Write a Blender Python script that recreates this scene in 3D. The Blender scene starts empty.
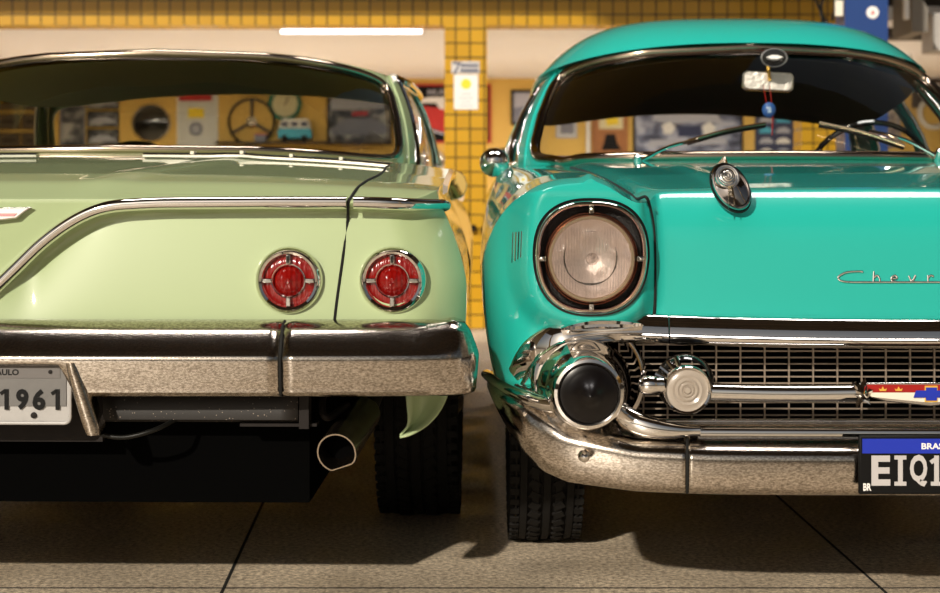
import bpy, bmesh, math, random
import numpy as np
from mathutils import Vector, Matrix
random.seed(7)
PI = math.pi
scene = bpy.context.scene
COL = scene.collection

# ------------------------------------------------------------------ camera
cam_d = bpy.data.cameras.new('camera')
cam = bpy.data.objects.new('camera', cam_d)
COL.objects.link(cam)
cam.location = (0, 0, 0.89)
cam.rotation_euler = (PI/2, 0, 0)
cam_d.sensor_width = 36.0
cam_d.lens = 1694.0/940.0*36.0
cam_d.shift_y = -98.5/940.0
cam_d.clip_start = 0.05
cam_d.clip_end = 300
cam_d.dof.use_dof = True
cam_d.dof.focus_distance = 3.6
cam_d.dof.aperture_fstop = 5.0
scene.camera = cam

# ------------------------------------------------------------------ view, sky, sun
scene.view_settings.view_transform = 'Standard'
scene.view_settings.look = 'None'
scene.view_settings.exposure = 0.0
scene.view_settings.gamma = 1.0
scene.view_settings.use_curve_mapping = False
LAMP1, FILL_TUBES, FILL_PANELS = 25, 60, 90  # powers: seen ceiling tube, added room tubes, added panels over the cars
SUN_DIR = Vector((0.34, 0.82, -0.40)).normalized()
world = bpy.data.worlds.new('world')
scene.world = world
world.use_nodes = True
nt = world.node_tree
nt.nodes.clear()
sky = nt.nodes.new('ShaderNodeTexSky')
sky.sky_type = 'NISHITA'
sky.sun_disc = False
sky.sun_elevation = math.radians(25)
sky.sun_rotation = math.radians(202)
sky.air_density = 1.4
sky.dust_density = 3.0
hs = nt.nodes.new('ShaderNodeHueSaturation')
hs.inputs['Saturation'].default_value = 0.55
bg = nt.nodes.new('ShaderNodeBackground')
bg.inputs['Strength'].default_value = 0.035
wo = nt.nodes.new('ShaderNodeOutputWorld')
nt.links.new(sky.outputs[0], hs.inputs['Color'])
nt.links.new(hs.outputs[0], bg.inputs['Color'])
nt.links.new(bg.outputs[0], wo.inputs['Surface'])

sun_d = bpy.data.lights.new('sun', 'SUN')
sun_d.energy = 3.9
sun_d.angle = math.radians(1.2)
sun_d.color = (1.0, 0.90, 0.76)
sun = bpy.data.objects.new('sun', sun_d)
COL.objects.link(sun)
sun.location = (-6, -14, 10)
sun.rotation_euler = SUN_DIR.to_track_quat('-Z', 'Y').to_euler()

def area_lamp(name, loc, sx, sy, power, color, rot=(0, 0, 0)):
    d = bpy.data.lights.new(name, 'AREA')
    d.shape = 'RECTANGLE'; d.size = sx; d.size_y = sy; d.energy = power; d.color = color
    o = bpy.data.objects.new(name, d); COL.objects.link(o)
    o.location = loc; o.rotation_euler = rot
    return o

# ------------------------------------------------------------------ materials
def newmat(name):
    m = bpy.data.materials.new(name); m.use_nodes = True
    b = m.node_tree.nodes['Principled BSDF']
    return m, m.node_tree, b
def simple(name, col, rough=0.5, metal=0.0, coat=0.0, emit=None, es=0.0, spec=None, noise=0.0, nscale=40, bump=0.0, bscale=60):
    m, t, b = newmat(name)
    b.inputs['Base Color'].default_value = (*col, 1)
    b.inputs['Roughness'].default_value = rough
    b.inputs['Metallic'].default_value = metal
    if spec is not None: b.inputs['Specular IOR Level'].default_value = spec
    if coat:
        b.inputs['Coat Weight'].default_value = coat
        b.inputs['Coat Roughness'].default_value = 0.03
    if emit:
        b.inputs['Emission Color'].default_value = (*emit, 1)
        b.inputs['Emission Strength'].default_value = es
    if noise > 0:
        tc = t.nodes.new('ShaderNodeTexCoord'); n = t.nodes.new('ShaderNodeTexNoise')
        n.inputs['Scale'].default_value = nscale; n.inputs['Detail'].default_value = 5
        mr = t.nodes.new('ShaderNodeMapRange')
        mr.inputs[3].default_value = 1-noise; mr.inputs[4].default_value = 1+noise
        mx = t.nodes.new('ShaderNodeMix'); mx.data_type = 'RGBA'; mx.blend_type = 'MULTIPLY'
        mx.inputs[0].default_value = 1.0
        mx.inputs[6].default_value = (*col, 1)
        t.links.new(tc.outputs['Object'], n.inputs['Vector'])
        t.links.new(n.outputs[0], mr.inputs[0]); t.links.new(mr.outputs[0], mx.inputs[7])
        t.links.new(mx.outputs[2], b.inputs['Base Color'])
    if bump > 0:
        tc = t.nodes.new('ShaderNodeTexCoord'); n = t.nodes.new('ShaderNodeTexNoise')
        n.inputs['Scale'].default_value = bscale; n.inputs['Detail'].default_value = 3
        bp = t.nodes.new('ShaderNodeBump'); bp.inputs['Strength'].default_value = bump
        bp.inputs['Distance'].default_value = 0.004
        t.links.new(tc.outputs['Object'], n.inputs['Vector'])
        t.links.new(n.outputs[0], bp.inputs['Height']); t.links.new(bp.outputs[0], b.inputs['Normal'])
    return m
M = {}
M['mint'] = simple('mint_paint', (0.37, 0.46, 0.245), 0.38, coat=1.0, spec=0.2, bump=0.02, bscale=9)
M['teal'] = simple('turquoise_paint', (0.014, 0.385, 0.325), 0.38, coat=1.0, spec=0.2, bump=0.02, bscale=9)
M['teal_in'] = simple('turquoise_inner', (0.02, 0.22, 0.17), 0.5)
M['chrome'] = simple('chrome', (0.80, 0.77, 0.74), 0.05, 1.0, bump=0.03, bscale=14)
def chrome_worn():
    m, t, b = newmat('chrome_worn')
    b.inputs['Metallic'].default_value = 1.0
    tc = t.nodes.new('ShaderNodeTexCoord')
    n = t.nodes.new('ShaderNodeTexNoise'); n.inputs['Scale'].default_value = 150; n.inputs['Detail'].default_value = 8
    n.inputs['Roughness'].default_value = 0.7
    mp = t.nodes.new('ShaderNodeMapping'); mp.inputs['Scale'].default_value = (1.0, 1.0, 2.2)
    cr = t.nodes.new('ShaderNodeValToRGB')
    cr.color_ramp.elements[0].position = 0.40; cr.color_ramp.elements[0].color = (0.28, 0.24, 0.20, 1)
    cr.color_ramp.elements[1].position = 0.60; cr.color_ramp.elements[1].color = (0.66, 0.60, 0.53, 1)
    mr = t.nodes.new('ShaderNodeMapRange')
    mr.inputs[1].default_value = 0.35; mr.inputs[2].default_value = 0.65
    mr.inputs[3].default_value = 0.20; mr.inputs[4].default_value = 0.05
    bp = t.nodes.new('ShaderNodeBump'); bp.inputs['Strength'].default_value = 0.10; bp.inputs['Distance'].default_value = 0.002
    t.links.new(tc.outputs['Object'], mp.inputs[0]); t.links.new(mp.outputs[0], n.inputs['Vector'])
    t.links.new(n.outputs[0], cr.inputs[0]); t.links.new(cr.outputs[0], b.inputs['Base Color'])
    t.links.new(n.outputs[0], mr.inputs[0]); t.links.new(mr.outputs[0], b.inputs['Roughness'])
    t.links.new(n.outputs[0], bp.inputs['Height']); t.links.new(bp.outputs[0], b.inputs['Normal'])
    return m
M['chrome_worn'] = chrome_worn()
M['chrome_warm'] = simple('brushed_gold_chrome', (0.72, 0.60, 0.42), 0.22, 1.0)
M['rubber'] = simple('black_rubber', (0.006, 0.006, 0.005), 0.4, spec=0.25)
M['gap'] = simple('panel_gap', (0.004, 0.004, 0.003), 0.9)
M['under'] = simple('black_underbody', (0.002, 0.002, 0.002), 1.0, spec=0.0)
M['tyre'] = simple('tyre_rubber', (0.010, 0.009, 0.008), 0.8, spec=0.15, bump=0.6, bscale=70)
M['blackgloss'] = simple('gloss_black', (0.006, 0.006, 0.006), 0.12, coat=1)
M['headliner_green'] = simple('green_headliner_cloth', (0.80, 0.84, 0.58), 0.9, noise=0.1)
M['headliner_dark'] = simple('dark_headliner_cloth', (0.085, 0.075, 0.055), 0.9, noise=0.15, nscale=6)
M['seat_dark'] = simple('dark_vinyl', (0.03, 0.03, 0.028), 0.5)
M['seat_brown'] = simple('brown_vinyl', (0.16, 0.08, 0.06), 0.5)
M['darkmetal'] = simple('dirty_dark_metal', (0.012, 0.009, 0.008), 0.6, spec=0.2, noise=0.4, nscale=25)
M['white'] = simple('white_paint', (0.78, 0.76, 0.73), 0.6)
M['blue'] = simple('blue_paint', (0.01, 0.045, 0.19), 0.35, coat=0.4)
M['red'] = simple('red_enamel', (0.33, 0.008, 0.006), 0.3, coat=0.3)
M['royal'] = simple('royal_blue', (0.01, 0.03, 0.40), 0.35)
M['ivory'] = simple('ivory_enamel', (0.80, 0.74, 0.62), 0.35)
M['gold'] = simple('gold_plate', (0.85, 0.50, 0.08), 0.3, 0.3)
M['plate_grey'] = simple('grey_plate', (0.14, 0.135, 0.13), 0.45, noise=0.12)
M['plate_light'] = simple('light_plate_frame', (0.40, 0.39, 0.38), 0.35, noise=0.08)
M['black'] = simple('black_print', (0.004, 0.004, 0.004), 0.5, spec=0.15)
M['pinkish'] = simple('rosy_chrome', (0.72, 0.46, 0.46), 0.12, 1.0)
M['bronze'] = simple('bronzed_trim', (0.42, 0.34, 0.26), 0.12, 1.0)
M['yellow_paint'] = simple('yellow_wall_paint', (0.72, 0.46, 0.10), 0.6)
M['paper'] = simple('white_paper', (0.82, 0.80, 0.78), 0.7)
M['yellow'] = simple('yellow_print', (0.90, 0.66, 0.02), 0.6)
M['greyprint'] = simple('grey_print', (0.25, 0.25, 0.30), 0.6)
M['concrete_grey'] = simple('grey_steel', (0.20, 0.18, 0.155), 0.7)

def speckled():
    m, t, b = newmat('speckled_black_pan')
    tc = t.nodes.new('ShaderNodeTexCoord')
    v = t.nodes.new('ShaderNodeTexVoronoi'); v.inputs['Scale'].default_value = 130
    n = t.nodes.new('ShaderNodeTexNoise'); n.inputs['Scale'].default_value = 9
    ad = t.nodes.new('ShaderNodeMath'); ad.operation = 'MULTIPLY_ADD'
    ad.inputs[1].default_value = -0.45; 
    cr = t.nodes.new('ShaderNodeValToRGB')
    cr.color_ramp.elements[0].position = 0.0; cr.color_ramp.elements[0].color = (0.25, 0.20, 0.16, 1)
    cr.color_ramp.elements[1].position = 0.03; cr.color_ramp.elements[1].color = (0.009, 0.007, 0.006, 1)
    t.links.new(tc.outputs['Object'], v.inputs['Vector']); t.links.new(tc.outputs['Object'], n.inputs['Vector'])
    t.links.new(n.outputs[0], ad.inputs[0]); 
    a2 = t.nodes.new('ShaderNodeMath'); a2.operation = 'ADD'; a2.inputs[1].default_value = 0.10
    t.links.new(v.outputs['Distance'], ad.inputs[2]); t.links.new(ad.outputs[0], a2.inputs[0])
    t.links.new(a2.outputs[0], cr.inputs[0]); t.links.new(cr.outputs[0], b.inputs['Base Color'])
    b.inputs['Roughness'].default_value = 0.6
    return m
M['speckled'] = speckled()

def glass(name, tint, refl=0.05, rough=0.0):
    m = bpy.data.materials.new(name); m.use_nodes = True
    t = m.node_tree; t.nodes.clear()
    o = t.nodes.new('ShaderNodeOutputMaterial')
    tr = t.nodes.new('ShaderNodeBsdfTransparent'); tr.inputs[0].default_value = (*tint, 1)
    gl = t.nodes.new('ShaderNodeBsdfGlossy'); gl.inputs['Roughness'].default_value = rough
    lw = t.nodes.new('ShaderNodeLayerWeight'); lw.inputs['Blend'].default_value = 0.5
    pw = t.nodes.new('ShaderNodeMath'); pw.operation = 'POWER'; pw.inputs[1].default_value = 4.0
    fr = t.nodes.new('ShaderNodeMath'); fr.operation = 'MULTIPLY_ADD'; fr.inputs[1].default_value = 0.7; fr.inputs[2].default_value = 0.04
    t.links.new(lw.outputs['Facing'], pw.inputs[0]); t.links.new(pw.outputs[0], fr.inputs[0])
    mx = t.nodes.new('ShaderNodeMixShader')
    t.links.new(fr.outputs[0], mx.inputs[0]); t.links.new(tr.outputs[0], mx.inputs[1]); t.links.new(gl.outputs[0], mx.inputs[2])
    t.links.new(mx.outputs[0], o.inputs[0])
    return m
M['glass'] = glass('clear_glass', (0.93, 0.95, 0.92))
M['glass_smoke'] = glass('tinted_glass', (0.42, 0.40, 0.32))

def lens_mat(name, col, stripes=60.0, trans=0.0, rough=0.12, rings=False):
    m, t, b = newmat(name)
    b.inputs['Base Color'].default_value = (*col, 1)
    b.inputs['Roughness'].default_value = rough
    b.inputs['Transmission Weight'].default_value = trans
    b.inputs['Coat Weight'].default_value = 0.35
    tc = t.nodes.new('ShaderNodeTexCoord'); w = t.nodes.new('ShaderNodeTexWave')
    w.bands_direction = 'X'; w.inputs['Scale'].default_value = stripes
    w.inputs['Distortion'].default_value = 1.0
    bp = t.nodes.new('ShaderNodeBump'); bp.inputs['Strength'].default_value = 0.35; bp.inputs['Distance'].default_value = 0.003
    t.links.new(tc.outputs['Object'], w.inputs['Vector']); t.links.new(w.outputs['Fac'], bp.inputs['Height'])
    t.links.new(bp.outputs[0], b.inputs['Normal'])
    return m
M['lens_clear'] = lens_mat('ribbed_clear_lens', (0.95, 0.93, 0.92), 90, 0.9, 0.08)
def lens_glass():
    m = glass('ribbed_clear_lens', (0.93, 0.90, 0.88), rough=0.06)
    t = m.node_tree; gl = [n for n in t.nodes if n.type == 'BSDF_GLOSSY'][0]
    tc = t.nodes.new('ShaderNodeTexCoord'); w = t.nodes.new('ShaderNodeTexWave'); w.bands_direction = 'X'; w.inputs['Scale'].default_value = 55; w.inputs['Distortion'].default_value = 0.6
    w2 = t.nodes.new('ShaderNodeTexVoronoi'); w2.inputs['Scale'].default_value = 45
    ad = t.nodes.new('ShaderNodeMath'); ad.operation = 'ADD'
    bp = t.nodes.new('ShaderNodeBump'); bp.inputs['Strength'].default_value = 1.0; bp.inputs['Distance'].default_value = 0.004
    t.links.new(tc.outputs['Object'], w.inputs['Vector']); t.links.new(tc.outputs['Object'], w2.inputs['Vector'])
    t.links.new(w.outputs['Fac'], ad.inputs[0]); t.links.new(w2.outputs['Distance'], ad.inputs[1])
    t.links.new(ad.outputs[0], bp.inputs['Height']); t.links.new(bp.outputs[0], gl.inputs['Normal'])
    ma = [n for n in t.nodes if n.type == 'MATH' and n.operation == 'MULTIPLY_ADD'][0]; ma.inputs[2].default_value = 0.22
    return m
M['lens_clear'] = lens_glass()
M['lens_red'] = lens_mat('ruby_lens', (0.20, 0.003, 0.002), 30, 0.0, 0.15)
M['lens_park'] = simple('frosted_lens', (0.36, 0.31, 0.26), 0.22, coat=0.5)
M['reflector'] = simple('silver_reflector', (0.97, 0.90, 0.88), 0.50, 1.0, bump=0.9, bscale=60)

def tile_mat(name, c1, c2, mortar, size, axes='XZ', rough=0.25):
    m, t, b = newmat(name)
    tc = t.nodes.new('ShaderNodeTexCoord'); sp = t.nodes.new('ShaderNodeSeparateXYZ'); cb = t.nodes.new('ShaderNodeCombineXYZ')
    t.links.new(tc.outputs['Object'], sp.inputs[0])
    t.links.new(sp.outputs[axes[0]], cb.inputs[0]); t.links.new(sp.outputs[axes[1]], cb.inputs[1])
    br = t.nodes.new('ShaderNodeTexBrick'); br.offset = 0.0; br.squash = 1.0
    br.inputs['Scale'].default_value = 1.0
    br.inputs['Mortar Size'].default_value = size*0.055
    br.inputs['Mortar Smooth'].default_value = 0.2
    br.inputs['Brick Width'].default_value = size; br.inputs['Row Height'].default_value = size
    br.inputs['Color1'].default_value = (*c1, 1); br.inputs['Color2'].default_value = (*c2, 1)
    br.inputs['Mortar'].default_value = (*mortar, 1)
    t.links.new(cb.outputs[0], br.inputs['Vector']); t.links.new(br.outputs['Color'], b.inputs['Base Color'])
    bp = t.nodes.new('ShaderNodeBump'); bp.inputs['Strength'].default_value = 0.5; bp.inputs['Distance'].default_value = 0.003; bp.invert = True
    t.links.new(br.outputs['Fac'], bp.inputs['Height']); t.links.new(bp.outputs[0], b.inputs['Normal'])
    b.inputs['Roughness'].default_value = rough
    return m
TS = 14.3*11.5/1694
M['tile'] = tile_mat('yellow_tiles', (0.56, 0.31, 0.014), (0.50, 0.27, 0.012), (0.05, 0.03, 0.005), TS)
M['tile_brown'] = tile_mat('brown_tiles', (0.22, 0.11, 0.008), (0.19, 0.095, 0.007), (0.03, 0.015, 0.004), TS)

def floor_mat():
    m, t, b = newmat('concrete_floor')
    tc = t.nodes.new('ShaderNodeTexCoord')
    n1 = t.nodes.new('ShaderNodeTexNoise'); n1.inputs['Scale'].default_value = 75; n1.inputs['Detail'].default_value = 6; n1.inputs['Roughness'].default_value = 0.8
    n2 = t.nodes.new('ShaderNodeTexNoise'); n2.inputs['Scale'].default_value = 3.0; n2.inputs['Detail'].default_value = 5
    cr = t.nodes.new('ShaderNodeValToRGB')
    cr.color_ramp.elements[0].position = 0.40; cr.color_ramp.elements[0].color = (0.26, 0.20, 0.14, 1)
    cr.color_ramp.elements[1].position = 0.60; cr.color_ramp.elements[1].color = (0.90, 0.76, 0.57, 1)
    mr = t.nodes.new('ShaderNodeMapRange'); mr.inputs[1].default_value = 0.3; mr.inputs[2].default_value = 0.7
    mr.inputs[3].default_value = 0.75; mr.inputs[4].default_value = 1.15
    mx = t.nodes.new('ShaderNodeMix'); mx.data_type = 'RGBA'; mx.blend_type = 'MULTIPLY'; mx.inputs[0].default_value = 1
    t.links.new(tc.outputs['Object'], n1.inputs['Vector']); t.links.new(tc.outputs['Object'], n2.inputs['Vector'])
    t.links.new(n1.outputs[0], cr.inputs[0]); t.links.new(n2.outputs[0], mr.inputs[0])
    t.links.new(cr.outputs[0], mx.inputs[6]); t.links.new(mr.outputs[0], mx.inputs[7])
    t.links.new(mx.outputs[2], b.inputs['Base Color'])
    mr2 = t.nodes.new('ShaderNodeMapRange'); mr2.inputs[1].default_value = 0.3; mr2.inputs[2].default_value = 0.7
    mr2.inputs[3].default_value = 0.35; mr2.inputs[4].default_value = 0.65
    t.links.new(n2.outputs[0], mr2.inputs[0]); t.links.new(mr2.outputs[0], b.inputs['Roughness'])
    bp = t.nodes.new('ShaderNodeBump'); bp.inputs['Strength'].default_value = 0.4; bp.inputs['Distance'].default_value = 0.002
    t.links.new(n1.outputs[0], bp.inputs['Height']); t.links.new(bp.outputs[0], b.inputs['Normal'])
    return m
M['floor'] = floor_mat()

# ------------------------------------------------------------------ mesh helpers
class MB:
    def __init__(s): s.v = []; s.f = []; s.m = []; s.mats = []; s.flat = set()
    def mi(s, mat):
        if mat is None: return 0
        if mat not in s.mats: s.mats.append(mat)
        return s.mats.index(mat)
    def add(s, vs, fs, mat=None):
        o = len(s.v); k = s.mi(mat)
        s.v += [tuple(float(c) for c in p) for p in vs]
        for f in fs: s.f.append(tuple(i+o for i in f)); s.m.append(k)
        return s
    def grid(s, P, mat=None, cu=False, cv=False, keep=None):
        """P[i][j] points; cu/cv close the loop"""
        P = np.asarray(P, float); nu, nv = P.shape[:2]
        fs = []
        for i in range(nu if cu else nu-1):
            for j in range(nv if cv else nv-1):
                a = i*nv+j; b = ((i+1) % nu)*nv+j; c = ((i+1) % nu)*nv+(j+1) % nv; d = i*nv+(j+1) % nv
                if keep is not None and not keep(i, j): continue
                fs.append((a, b, c, d))
        return s.add(P.reshape(-1, 3), fs, mat)
    def box(s, c, d, mat=None, rot=None, bev=0):
        hx, hy, hz = d[0]/2, d[1]/2, d[2]/2
        vs = [Vector((x*hx, y*hy, z*hz)) for x in (-1, 1) for y in (-1, 1) for z in (-1, 1)]
        if rot is not None: vs = [rot @ v for v in vs]
        vs = [(v[0]+c[0], v[1]+c[1], v[2]+c[2]) for v in vs]
        return s.add(vs, [(0, 1, 3, 2), (4, 6, 7, 5), (0, 4, 5, 1), (2, 3, 7, 6), (0, 2, 6, 4), (1, 5, 7, 3)], mat)
    def lathe(s, prof, c, axis=(0, -1, 0), n=48, mat=None, sx=1.0, sz=1.0, shape=None):
        """prof: (radius, height along axis)"""
        ax = Vector(axis).normalized()
        up = Vector((0, 0, 1)) if abs(ax.z) < 0.9 else Vector((0, 1, 0))
        e1 = up.cross(ax).normalized(); e2 = ax.cross(e1).normalized()
        P = []
        for k in range(n):
            a = 2*PI*k/n; row = []
            q = shape(a) if shape else 1.0
            for r, h in prof:
                p = Vector(c)+e1*(math.cos(a)*r*sx*q)+e2*(math.sin(a)*r*sz*q)+ax*h
                row.append(tuple(p))
            P.append(row)
        return s.grid(P, mat, cu=True)
    def sweep(s, path, prof, mat=None, closed=False, up=(0, 0, 1), cap=True, scale=None):
        """prof: closed 2D loop (a along side, b along up)"""
        pts = [Vector(p) for p in path]; n = len(pts); P = []
        U = Vector(up)
        for i in range(n):
            if closed: t = pts[(i+1) % n]-pts[i-1]
            else: t = pts[min(i+1, n-1)]-pts[max(i-1, 0)]
            t = t.normalized() if t.length > 1e-9 else Vector((1, 0, 0))
            sd = t.cross(U)
            if sd.length < 1e-4: sd = t.cross(Vector((0, 1, 0.01)))
            sd.normalize(); uu = sd.cross(t).normalized()
            k = scale[i] if scale is not None else 1.0
            P.append([tuple(pts[i]+sd*(a*k)+uu*(b*k)) for a, b in prof])
        o = len(s.v)
        s.grid(P, mat, cu=closed, cv=True)
        if cap and not closed:
            m = len(prof)
            s.f.append(tuple(o+j for j in range(m))); s.m.append(s.mi(mat))
            s.f.append(tuple(o+(n-1)*m+j for j in reversed(range(m)))); s.m.append(s.mi(mat))
        return s
    def tube(s, path, r, mat=None, n=10, closed=False, up=(0, 0, 1), flat=1.0, scale=None):
        return s.sweep(path, [(r*math.cos(2*PI*k/n), r*flat*math.sin(2*PI*k/n)) for k in range(n)], mat, closed, up, True, scale)
    def poly(s, pts2, o, ux, uz, th, mat=None):
        """extruded flat polygon: pts2 in the plane o + x*ux + z*uz, thickness th backwards along ux x uz"""
        ux = Vector(ux); uz = Vector(uz); nn = ux.cross(uz).normalized()
        a = [Vector(o)+ux*p[0]+uz*p[1] for p in pts2]
        b = [p-nn*th for p in a] ; n = len(a)
        fs = [tuple(range(n)), tuple(reversed(range(n, 2*n)))]
        fs += [(i, i+n, (i+1) % n+n, (i+1) % n) for i in range(n)]
        return s.add([tuple(p) for p in a+b], fs, mat)
    def text(s, string, c, w=None, h=None, mat=None, th=0.001, bold=0.0, facing='front', rot=None, spacing=1.0):
        cu = bpy.data.curves.new('txt', 'FONT'); cu.body = string; cu.offset = bold; cu.resolution_u = 3
        cu.space_character = spacing
        o = bpy.data.objects.new('txt', cu); COL.objects.link(o)
        bpy.context.view_layer.update()
        me = bpy.data.meshes.new_from_object(o.evaluated_get(bpy.context.evaluated_depsgraph_get()))
        vs = np.array([v.co[:] for v in me.vertices]); fs = [tuple(p.vertices) for p in me.polygons]
        bpy.data.objects.remove(o); bpy.data.curves.remove(cu); bpy.data.meshes.remove(me)
        lo = vs.min(0); hi = vs.max(0); ctr = (lo+hi)/2; sz = hi-lo
        kx = (w/sz[0]) if w else (h/sz[1]); ky = (h/sz[1]) if h else kx
        out = []
        R = rot if rot is not None else Matrix.Identity(3)
        for v in vs:
            p = R @ Vector(((v[0]-ctr[0])*kx, 0, (v[1]-ctr[1])*ky))
            out.append((p[0]+c[0], p[1]+c[1], p[2]+c[2]))
        return s.add(out, fs, mat)
    def build(s, name, mat=None, parent=None, smooth=True, loc=None, angle=40, solid=0, bevel=0, merge=False, recalc=True):
        mats = s.mats if s.mats else [mat]
        if s.mats and mat is not None and mat not in s.mats: pass
        me = bpy.data.meshes.new(name)
        me.from_pydata(s.v, [], s.f)
        for mm in mats: me.materials.append(mm)
        if len(mats) > 1: me.polygons.foreach_set('material_index', s.m)
        bm = bmesh.new(); bm.from_mesh(me)
        if merge: bmesh.ops.remove_doubles(bm, verts=bm.verts, dist=2e-4)
        if recalc: bmesh.ops.recalc_face_normals(bm, faces=bm.faces)
        bm.to_mesh(me); bm.free()
        if smooth:
            me.polygons.foreach_set('use_smooth', [True]*len(me.polygons))
            try: me.set_sharp_from_angle(angle=math.radians(angle))
            except Exception: pass
        o = bpy.data.objects.new(name, me); COL.objects.link(o)
        if parent is not None: o.parent = parent
        if loc is not None: o.location = loc
        if solid:
            md = o.modifiers.new('solid', 'SOLIDIFY'); md.thickness = solid; md.offset = 0
        if bevel:
            md = o.modifiers.new('bevel', 'BEVEL'); md.width = bevel; md.segments = 2; md.limit_method = 'ANGLE'
        return o
def empty(name, loc, label, cat, group=None, rot=None):
    o = bpy.data.objects.new(name, None); COL.objects.link(o); o.location = loc
    o.empty_display_size = 0.1
    if rot: o.rotation_euler = rot
    tag(o, label, cat, group); return o
def tag(o, label=None, cat=None, group=None, kind=None):
    if label: o['label'] = label
    if cat: o['category'] = cat
    if group: o['group'] = group
    if kind: o['kind'] = kind
    return o
def smooth01(t): t = min(1, max(0, t)); return t*t*(3-2*t)
def lerp(a, b, t): return a+(b-a)*t
def interp(x, xs, ys): return float(np.interp(x, xs, ys))
def catmull(pts, n=8, closed=False):
    P = [Vector(p) for p in pts]; m = len(P); out = []
    rng = range(m) if closed else range(m-1)
    for i in rng:
        p1 = P[i]; p2 = P[(i+1) % m]
        p0 = P[i-1] if (closed or i > 0) else p1*2-p2
        p3 = P[(i+2) % m] if (closed or i+2 < m) else p2*2-p1
        for k in range(n):
            t = k/n
            out.append(0.5*((2*p1)+(p2-p0)*t+(2*p0-5*p1+4*p2-p3)*t*t+(3*p1-p0-3*p2+p3)*t**3))
    if not closed: out.append(P[-1])
    return out

# ------------------------------------------------------------------ the building
def struct(name, mb, mat=None, **k):
    o = mb.build(name, mat, None, smooth=False, **k); o['kind'] = 'structure'; return o
struct('floor', MB().box((0, 0, -0.05), (60, 70, 0.1)), M['floor'])
YB = 11.5; ZB = 2.064; YW = 17.5
def pxX(px, Y): return (px-470)*Y/1694
def pxZ(py, Y): return 0.89-(py-198)*Y/1694
# joints cut in the slab
j = MB()
def gpt(px, py): Y = 1694*0.89/(py-198); return Vector(((px-470)*Y/1694, Y, 0.0))
def joint(a, b, w=0.004):
    a = gpt(*a); b = gpt(*b); d = (b-a).normalized(); a = a-d*1.2; b = b+d*2.5
    s_ = Vector((-d.y, d.x, 0))*w
    j.add([a-s_+Vector((0, 0, 0.0006)), a+s_+Vector((0, 0, 0.0006)), b+s_+Vector((0, 0, 0.0006)), b-s_+Vector((0, 0, 0.0006))], [(0, 1, 2, 3)])
joint((222, 592), (262, 505)); joint((885, 592), (858, 568))
j.box((0, 3.865, 0.0005), (16, 0.006, 0.001))
tag(j.build('floor_joint', M['gap'], smooth=False), kind='structure')
# the tiled beam and post, the opening beyond
BR = pxX(846, YB)
b = MB(); zsp = pxZ(7.4, YB)
b.box(((-9+BR)/2, YB+0.15, (ZB+zsp)/2), (BR+9, 0.30, zsp-ZB)); bo = struct('wall_beam', b, M['tile'])
b = MB(); b.box(((-9+BR)/2, YB+0.15, (zsp+12.0)/2), (BR+9, 0.30, 12.0-zsp)); struct('wall_upper', b, M['tile'])
for nm, x0, x1 in (('wall_post', pxX(444.5, YB), pxX(487, YB)), ('wall_post_left', -5.4, -5.1), ('wall_post_right', BR-0.3, BR)):
    b = MB(); b.box(((x0+x1)/2, YB+0.15, ZB/2), (x1-x0, 0.30, ZB)); struct(nm, b, M['tile'])
CW = 2.125
b = MB(); b.box((0, (YB+0.3+YW)/2, CW+0.05), (18, YW-YB-0.3, 0.1)); struct('ceiling_room', b, simple('white_ceiling', (0.78, 0.78, 0.80), 0.6))
b = MB(); b.box((0, YW+0.1, 1.3), (18, 0.2, 2.6)); struct('wall_back', b, M['yellow_paint'])
b = MB(); b.box((-9.1, 9, 6.0), (0.2, 17, 12.0)); struct('wall_left', b, simple('beige_wall', (0.45, 0.38, 0.25), 0.7))
b = MB(); b.box((9.1, 9, 6.0), (0.2, 17, 12.0)); struct('wall_right', b, M['concrete_grey'])
# high dark garage roof over the cars; raised and extended forward to darken the chrome reflections
b = MB(); b.box((0, 1.9, 12.15), (28.4, 19.8, 0.3)); struct('ceiling', b, simple('dark_ceiling_boards', (0.06, 0.045, 0.035), 0.8, noise=0.3, nscale=2))
b = MB()
for y in (-5, -2, 1, 4, 7, 10): b.box((0, y, 11.86), (28, 0.25, 0.28))
struct('trim_1', b, simple('brown_roof_beam', (0.12, 0.075, 0.05), 0.7))
b = MB(); b.box((0, 9.8, 3.45), (18, 0.2, 0.86)); struct('trim_2', b, simple('added_shade_beam', (0.15, 0.10, 0.06), 0.7))  # unseen beam added to cast the shadow line on the tiles
for nm, x in (('trim_3', -12.0), ('trim_4', 9.0)):
    b = MB(); b.box((x, -7.6, 6.0), (0.6, 0.5, 12.0)); struct(nm, b, M['tile'])  # unseen tiled columns added to give yellow reflections
b = MB(); b.box((0, 4.5, 5.80), (18, 0.14, 0.16)); struct('trim_5', b, simple('added_lamp_rail', (0.10, 0.07, 0.05), 0.7))  # unseen rail added only to carry the fill panels
# low street wall across the yard behind the viewer (seen in the chrome)
b = MB(); b.box((0, -17, 1.2), (50, 0.3, 2.4)); struct('wall_front', b, simple('street_wall', (0.30, 0.25, 0.20), 0.8, noise=0.3, nscale=1.5))

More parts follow.
